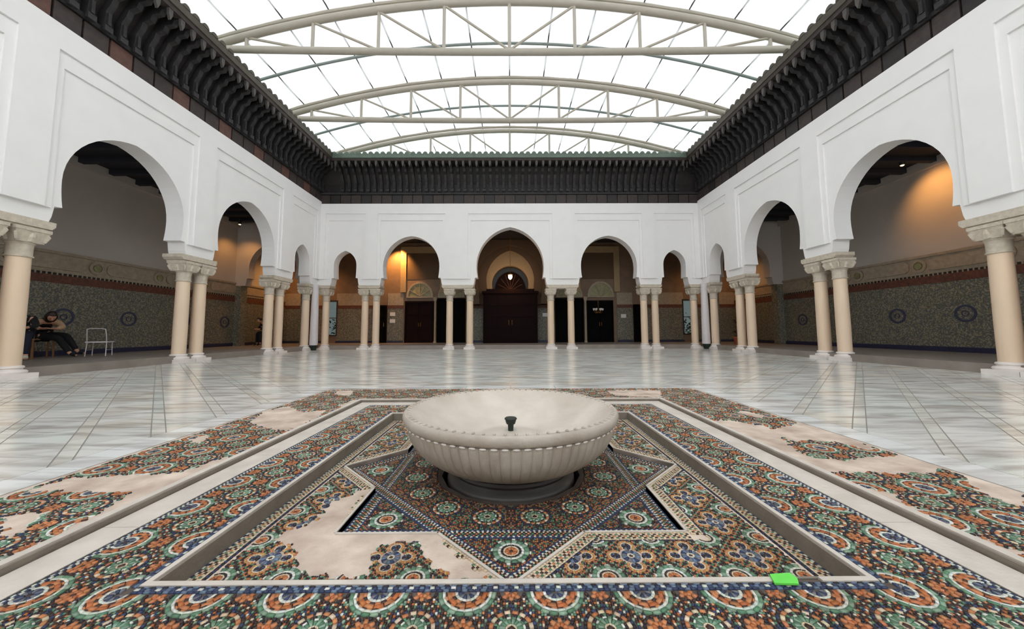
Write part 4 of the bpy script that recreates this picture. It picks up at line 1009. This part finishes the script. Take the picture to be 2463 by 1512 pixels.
def skin_body(name, verts, edges, radii, m, parent, lvl=2):
    me = bpy.data.meshes.new(name); me.from_pydata(verts, edges, []); me.materials.append(m)
    o = put(name, me, parent); sk = o.modifiers.new('skin', 'SKIN')
    for i, r in enumerate(radii): me.skin_vertices[0].data[i].radius = (r, r)
    me.skin_vertices[0].data[0].use_root = True
    ss = o.modifiers.new('sub', 'SUBSURF'); ss.levels = lvl; ss.render_levels = lvl
    sk.use_smooth_shade = True
    return o
def person(x, y, rz, lab, J, top_m, leg_m, shoe_m, hair_long=True, sleeves=None, group=None):
    """J: joint positions in the person's own frame, facing -y, floor at z=0"""
    t = empty('person', (x, y, ZF), rz); tag(t, lab, 'person', group)
    V = []; E = []; Rr = []
    def chain(names, rs, start=None):
        prev = start
        for nme, r in zip(names, rs):
            if nme in idx: k = idx[nme]
            else: V.append(J[nme]); Rr.append(r); k = len(V)-1; idx[nme] = k
            if prev is not None: E.append((prev, k))
            prev = k
        return prev
    idx = {}
    chain(['pelvis', 'waist', 'chest', 'neck', 'headbase'], [.13, .115, .13, .05, .05])
    for s in ('L', 'R'):
        chain(['chest', 'sh'+s, 'el'+s, 'wr'+s, 'hd'+s], [.13, .062, .042, .028, .030])
        chain(['pelvis', 'hip'+s, 'kn'+s, 'an'+s, 'to'+s], [.13, .085, .058, .038, .032])
        w_ = Vector(J['wr'+s]); h = Vector(J['hd'+s]); d = (h-w_).normalized(); sd = d.cross(Vector((0, 0, 1)))
        if sd.length < .1: sd = Vector((1, 0, 0))
        sd.normalize(); dn = d.cross(sd).normalized(); 
        if dn.z > 0: dn = -dn
        for q in range(4):     # four fingers, slightly curled
            b = h+sd*(.027-.018*q)
            V.append(tuple(b+d*.03)); Rr.append(.009); E.append((idx['hd'+s], len(V)-1))
            V.append(tuple(b+d*(.06-.006*abs(q-1.5))+dn*.014)); Rr.append(.008); E.append((len(V)-2, len(V)-1))
        b = w_.lerp(h, .5)+sd*.035; V.append(tuple(b)); Rr.append(.011); E.append((idx['hd'+s], len(V)-1)); V.append(tuple(b+d*.045+dn*.01)); Rr.append(.009); E.append((len(V)-2, len(V)-1))
    skin_body('body', V, E, Rr, skin_m, t)
    # clothes follow the same joints, a little wider
    v = []; e = []; r = []
    for n_, q in (('pelvis', .15), ('waist', .14), ('chest', .15), ('neckbase', .08)): v.append(J[n_] if n_ in J else tuple(Vector(J['chest']).lerp(Vector(J['neck']), .85))); r.append(q)
    e = [(0, 1), (1, 2), (2, 3)]
    for s in ('L', 'R'):
        k = len(v); v += [J['sh'+s], J['el'+s], tuple(Vector(J['el'+s]).lerp(Vector(J['wr'+s]), .85))]; r += [.078, .058, .045]; e += [(2, k), (k, k+1), (k+1, k+2)]
    if sleeves:
        skin_body('jumper', v[:4], [(0, 1), (1, 2), (2, 3)], r[:4], top_m, t)
        for k in (4, 7): skin_body('sleeve', [v[2], v[k], v[k+1], v[k+2]], [(0, 1), (1, 2), (2, 3)], [.10, .08, .06, .047], sleeves, t)
    else: skin_body('jumper', v, e, r, top_m, t)
    v = [J['pelvis']]; e = []; r = [.155]
    for s in ('L', 'R'):
        k = len(v); v += [J['hip'+s], J['kn'+s], tuple(Vector(J['kn'+s]).lerp(Vector(J['an'+s]), .93))]; r += [.10, .078, .058]; e += [(0, k), (k, k+1), (k+1, k+2)]
    skin_body('trousers', v, e, r, leg_m, t)
    for s in ('L', 'R'):
        a = Vector(J['an'+s]); b = Vector(J['to'+s]); skin_body('shoe', [tuple(a), tuple(a.lerp(b, .6)), tuple(b)], [(0, 1), (1, 2)], [.045, .045, .036], shoe_m, t, 1)
    # head
    hb = Vector(J['headbase']); hc = Vector(J['head']); upv = (hc-hb).normalized(); fwd = Vector(J['look']).normalized(); sdv = fwd.cross(upv).normalized(); fwd = upv.cross(sdv).normalized()
    if fwd.dot(Vector(J['look'])) < 0: fwd = -fwd
    def hp(a, b, c): return tuple(hc+sdv*a+fwd*b+upv*c)
    m = MB(); n = 16; v = []
    for j in range(11):
        ph = PI*j/10; 
        for i in range(n):
            th = 2*PI*i/n; cx = math.sin(ph)*math.cos(th); cy = math.sin(ph)*math.sin(th); cz = math.cos(ph)
            kk = 1-.18*max(0, -cz); v.append(hp(.075*cx*kk, .092*cy*kk+(.012 if cz < -.3 and cy > 0 else 0), .115*cz))
    m.add(v, [(j*n+i, j*n+(i+1) % n, (j+1)*n+(i+1) % n, (j+1)*n+i) for j in range(10) for i in range(n)])
    obj('head', m, skin_m, t, True)
    nb = MB().tube([hp(0, .085, .025), hp(0, .108, -.02), hp(0, .09, -.032)], [.008, .014, .010], 8); obj('nose', nb, skin_m, t, True)
    for s in (-1, 1):
        obj('eye', MB().lathe([(.002, -.006), (.009, 0), (.002, .006)], 8, hp(s*.03, .086, .012)), cloth_black, t, True)
        obj('ear', MB().lathe([(.004, -.025), (.012, 0), (.004, .025)], 8, hp(s*.076, 0, 0)), skin_m, t, True)
    obj('mouth', MB().tube([hp(-.02, .086, -.055), hp(0, .092, -.056), hp(.02, .086, -.055)], .005, 6), mat('lip', (160, 84, 78), .5), t, True)
    m = MB(); v = []
    for j in range(9):
        ph = PI*(.0+.62*j/8) if not hair_long else PI*(.86*j/8)
        for i in range(n):
            th = PI*(-.06)+ -PI*1.12*0 + 2*PI*i/n; cx = math.sin(ph)*math.cos(th); cy = math.sin(ph)*math.sin(th); cz = math.cos(ph)
            rr = 1.17; fy = cy*.092*rr-.012
            if cy > .35 and cz < .45: fy = .03 if abs(cx) < .62 else fy*.75
            v.append(hp(.080*cx*rr*(1.15 if cz < 0 and hair_long else 1), fy, .120*cz*1.08+.01 - (.07 if hair_long and cz < -.3 else 0)))
    m.add(v, [(j*n+i, j*n+(i+1) % n, (j+1)*n+(i+1) % n, (j+1)*n+i) for j in range(8) for i in range(n)])
    obj('hair', m, hair_m, t, True)
    return t
def seated(lean=.25, legs='cross', seat=.47, arms='lap'):
    J = dict(pelvis=(0, 0, seat+.12), waist=(0, -.04*lean*4, seat+.30), chest=(0, -.12-.45*lean, seat+.50-.12*lean))
    J['neck'] = (0, -.16-.62*lean, seat+.62-.28*lean); J['headbase'] = (0, -.19-.68*lean, seat+.68-.36*lean); J['head'] = (0, -.25-.74*lean, seat+.785-.38*lean); J['look'] = (0, -1, -.55)
    for s, k in (('L', 1), ('R', -1)):
        J['sh'+s] = (k*.18, -.12-.5*lean, seat+.53-.18*lean); J['el'+s] = (k*.24, -.22-.5*lean, seat+.30); J['wr'+s] = (k*.10, -.42-.35*lean, seat+.26); J['hd'+s] = (k*.05, -.49-.35*lean, seat+.27)
        J['hip'+s] = (k*.10, -.06, seat+.10)
        J['kn'+s] = (k*.13, -.46, seat+.10); J['an'+s] = (k*.13, -.46, .09); J['to'+s] = (k*.14, -.62, .045)
    if legs == 'cross':
        J['knL'] = (.34, -.36, seat+.10); J['anL'] = (.50, -.52, .14); J['toL'] = (.61, -.60, .09)
        J['knR'] = (.20, -.44, seat+.03); J['anR'] = (.36, -.62, .09); J['toR'] = (.44, -.74, .045)
    return J
rz1 = 1.15      # facing: -y rotated
chair_at(c1, -11.75, 8.80, rz1, 'brown wooden chair under the person with long dark hair', 'chairs in the gallery')
person(-11.75, 8.80, rz1, 'seated person with long dark hair, tan sleeves, black trousers, head bent down', seated(.60, seat=.45), cloth_black, cloth_black, cloth_black, True, cloth_tan, group='people in the gallery')
chair_at(c2, -11.30, 8.12, rz1-.25, 'brown wooden chair half hidden behind the nearest column', 'chairs in the gallery')
person(-11.30, 8.12, rz1-.25, 'seated person in black with navy trousers and pale shoes beside the column', seated(.32, 'down'), cloth_black, cloth_navy, shoe_pale, False, group='people in the gallery')
c3.scale = (.92, .92, .8); chair_at(c3, -10.95, 9.42, .55+PI, 'empty white tubular metal chair beside the seated people', 'chairs in the gallery')
c4 = copy_tree(c2); chair_at(c4, -11.0, 16.1, -.5, 'brown wooden chair in the dark corner beyond the third column pair', 'chairs in the gallery')
person(-11.0, 16.1, -.5, 'seated person all in black in the shade beyond the third column pair', seated(.28, 'down'), cloth_black, cloth_black, cloth_black, False, group='people in the gallery')

pt = empty('potted_plant', (9.75, 15.0, ZF)); tag(pt, 'dark leafy plant in a terracotta pot behind the far corner columns', 'plant')
obj('pot', MB().lathe([(.12, 0), (.17, .26), (.19, .28), (.19, .33), (.16, .33), (.15, .28)], 20), terracotta, pt, True)
obj('soil', MB().lathe([(.15, .27), (.15, .29)], 16), grout, pt)
obj('stem', MB().tube([(0, 0, .28), (.02, .01, .9)], [.02, .01], 8), wood_mid, pt, True)
lf = MB()
for k in range(60):
    a = random.uniform(0, 2*PI); h = random.uniform(.35, 1.0); L_ = random.uniform(.16, .32); up_ = random.uniform(-.05, .2)
    d = Vector((math.cos(a), math.sin(a), 0)); s_ = Vector((-d.y, d.x, 0)); b = Vector((0, 0, h))
    lf.add([b+d*.03, b+d*L_*.5+s_*.035+Vector((0, 0, up_*.7)), b+d*L_+Vector((0, 0, up_*.4)), b+d*L_*.5-s_*.035+Vector((0, 0, up_*.7))], [(0, 1, 2, 3)])
obj('foliage', lf, leaf_m, pt)['kind'] = 'stuff'
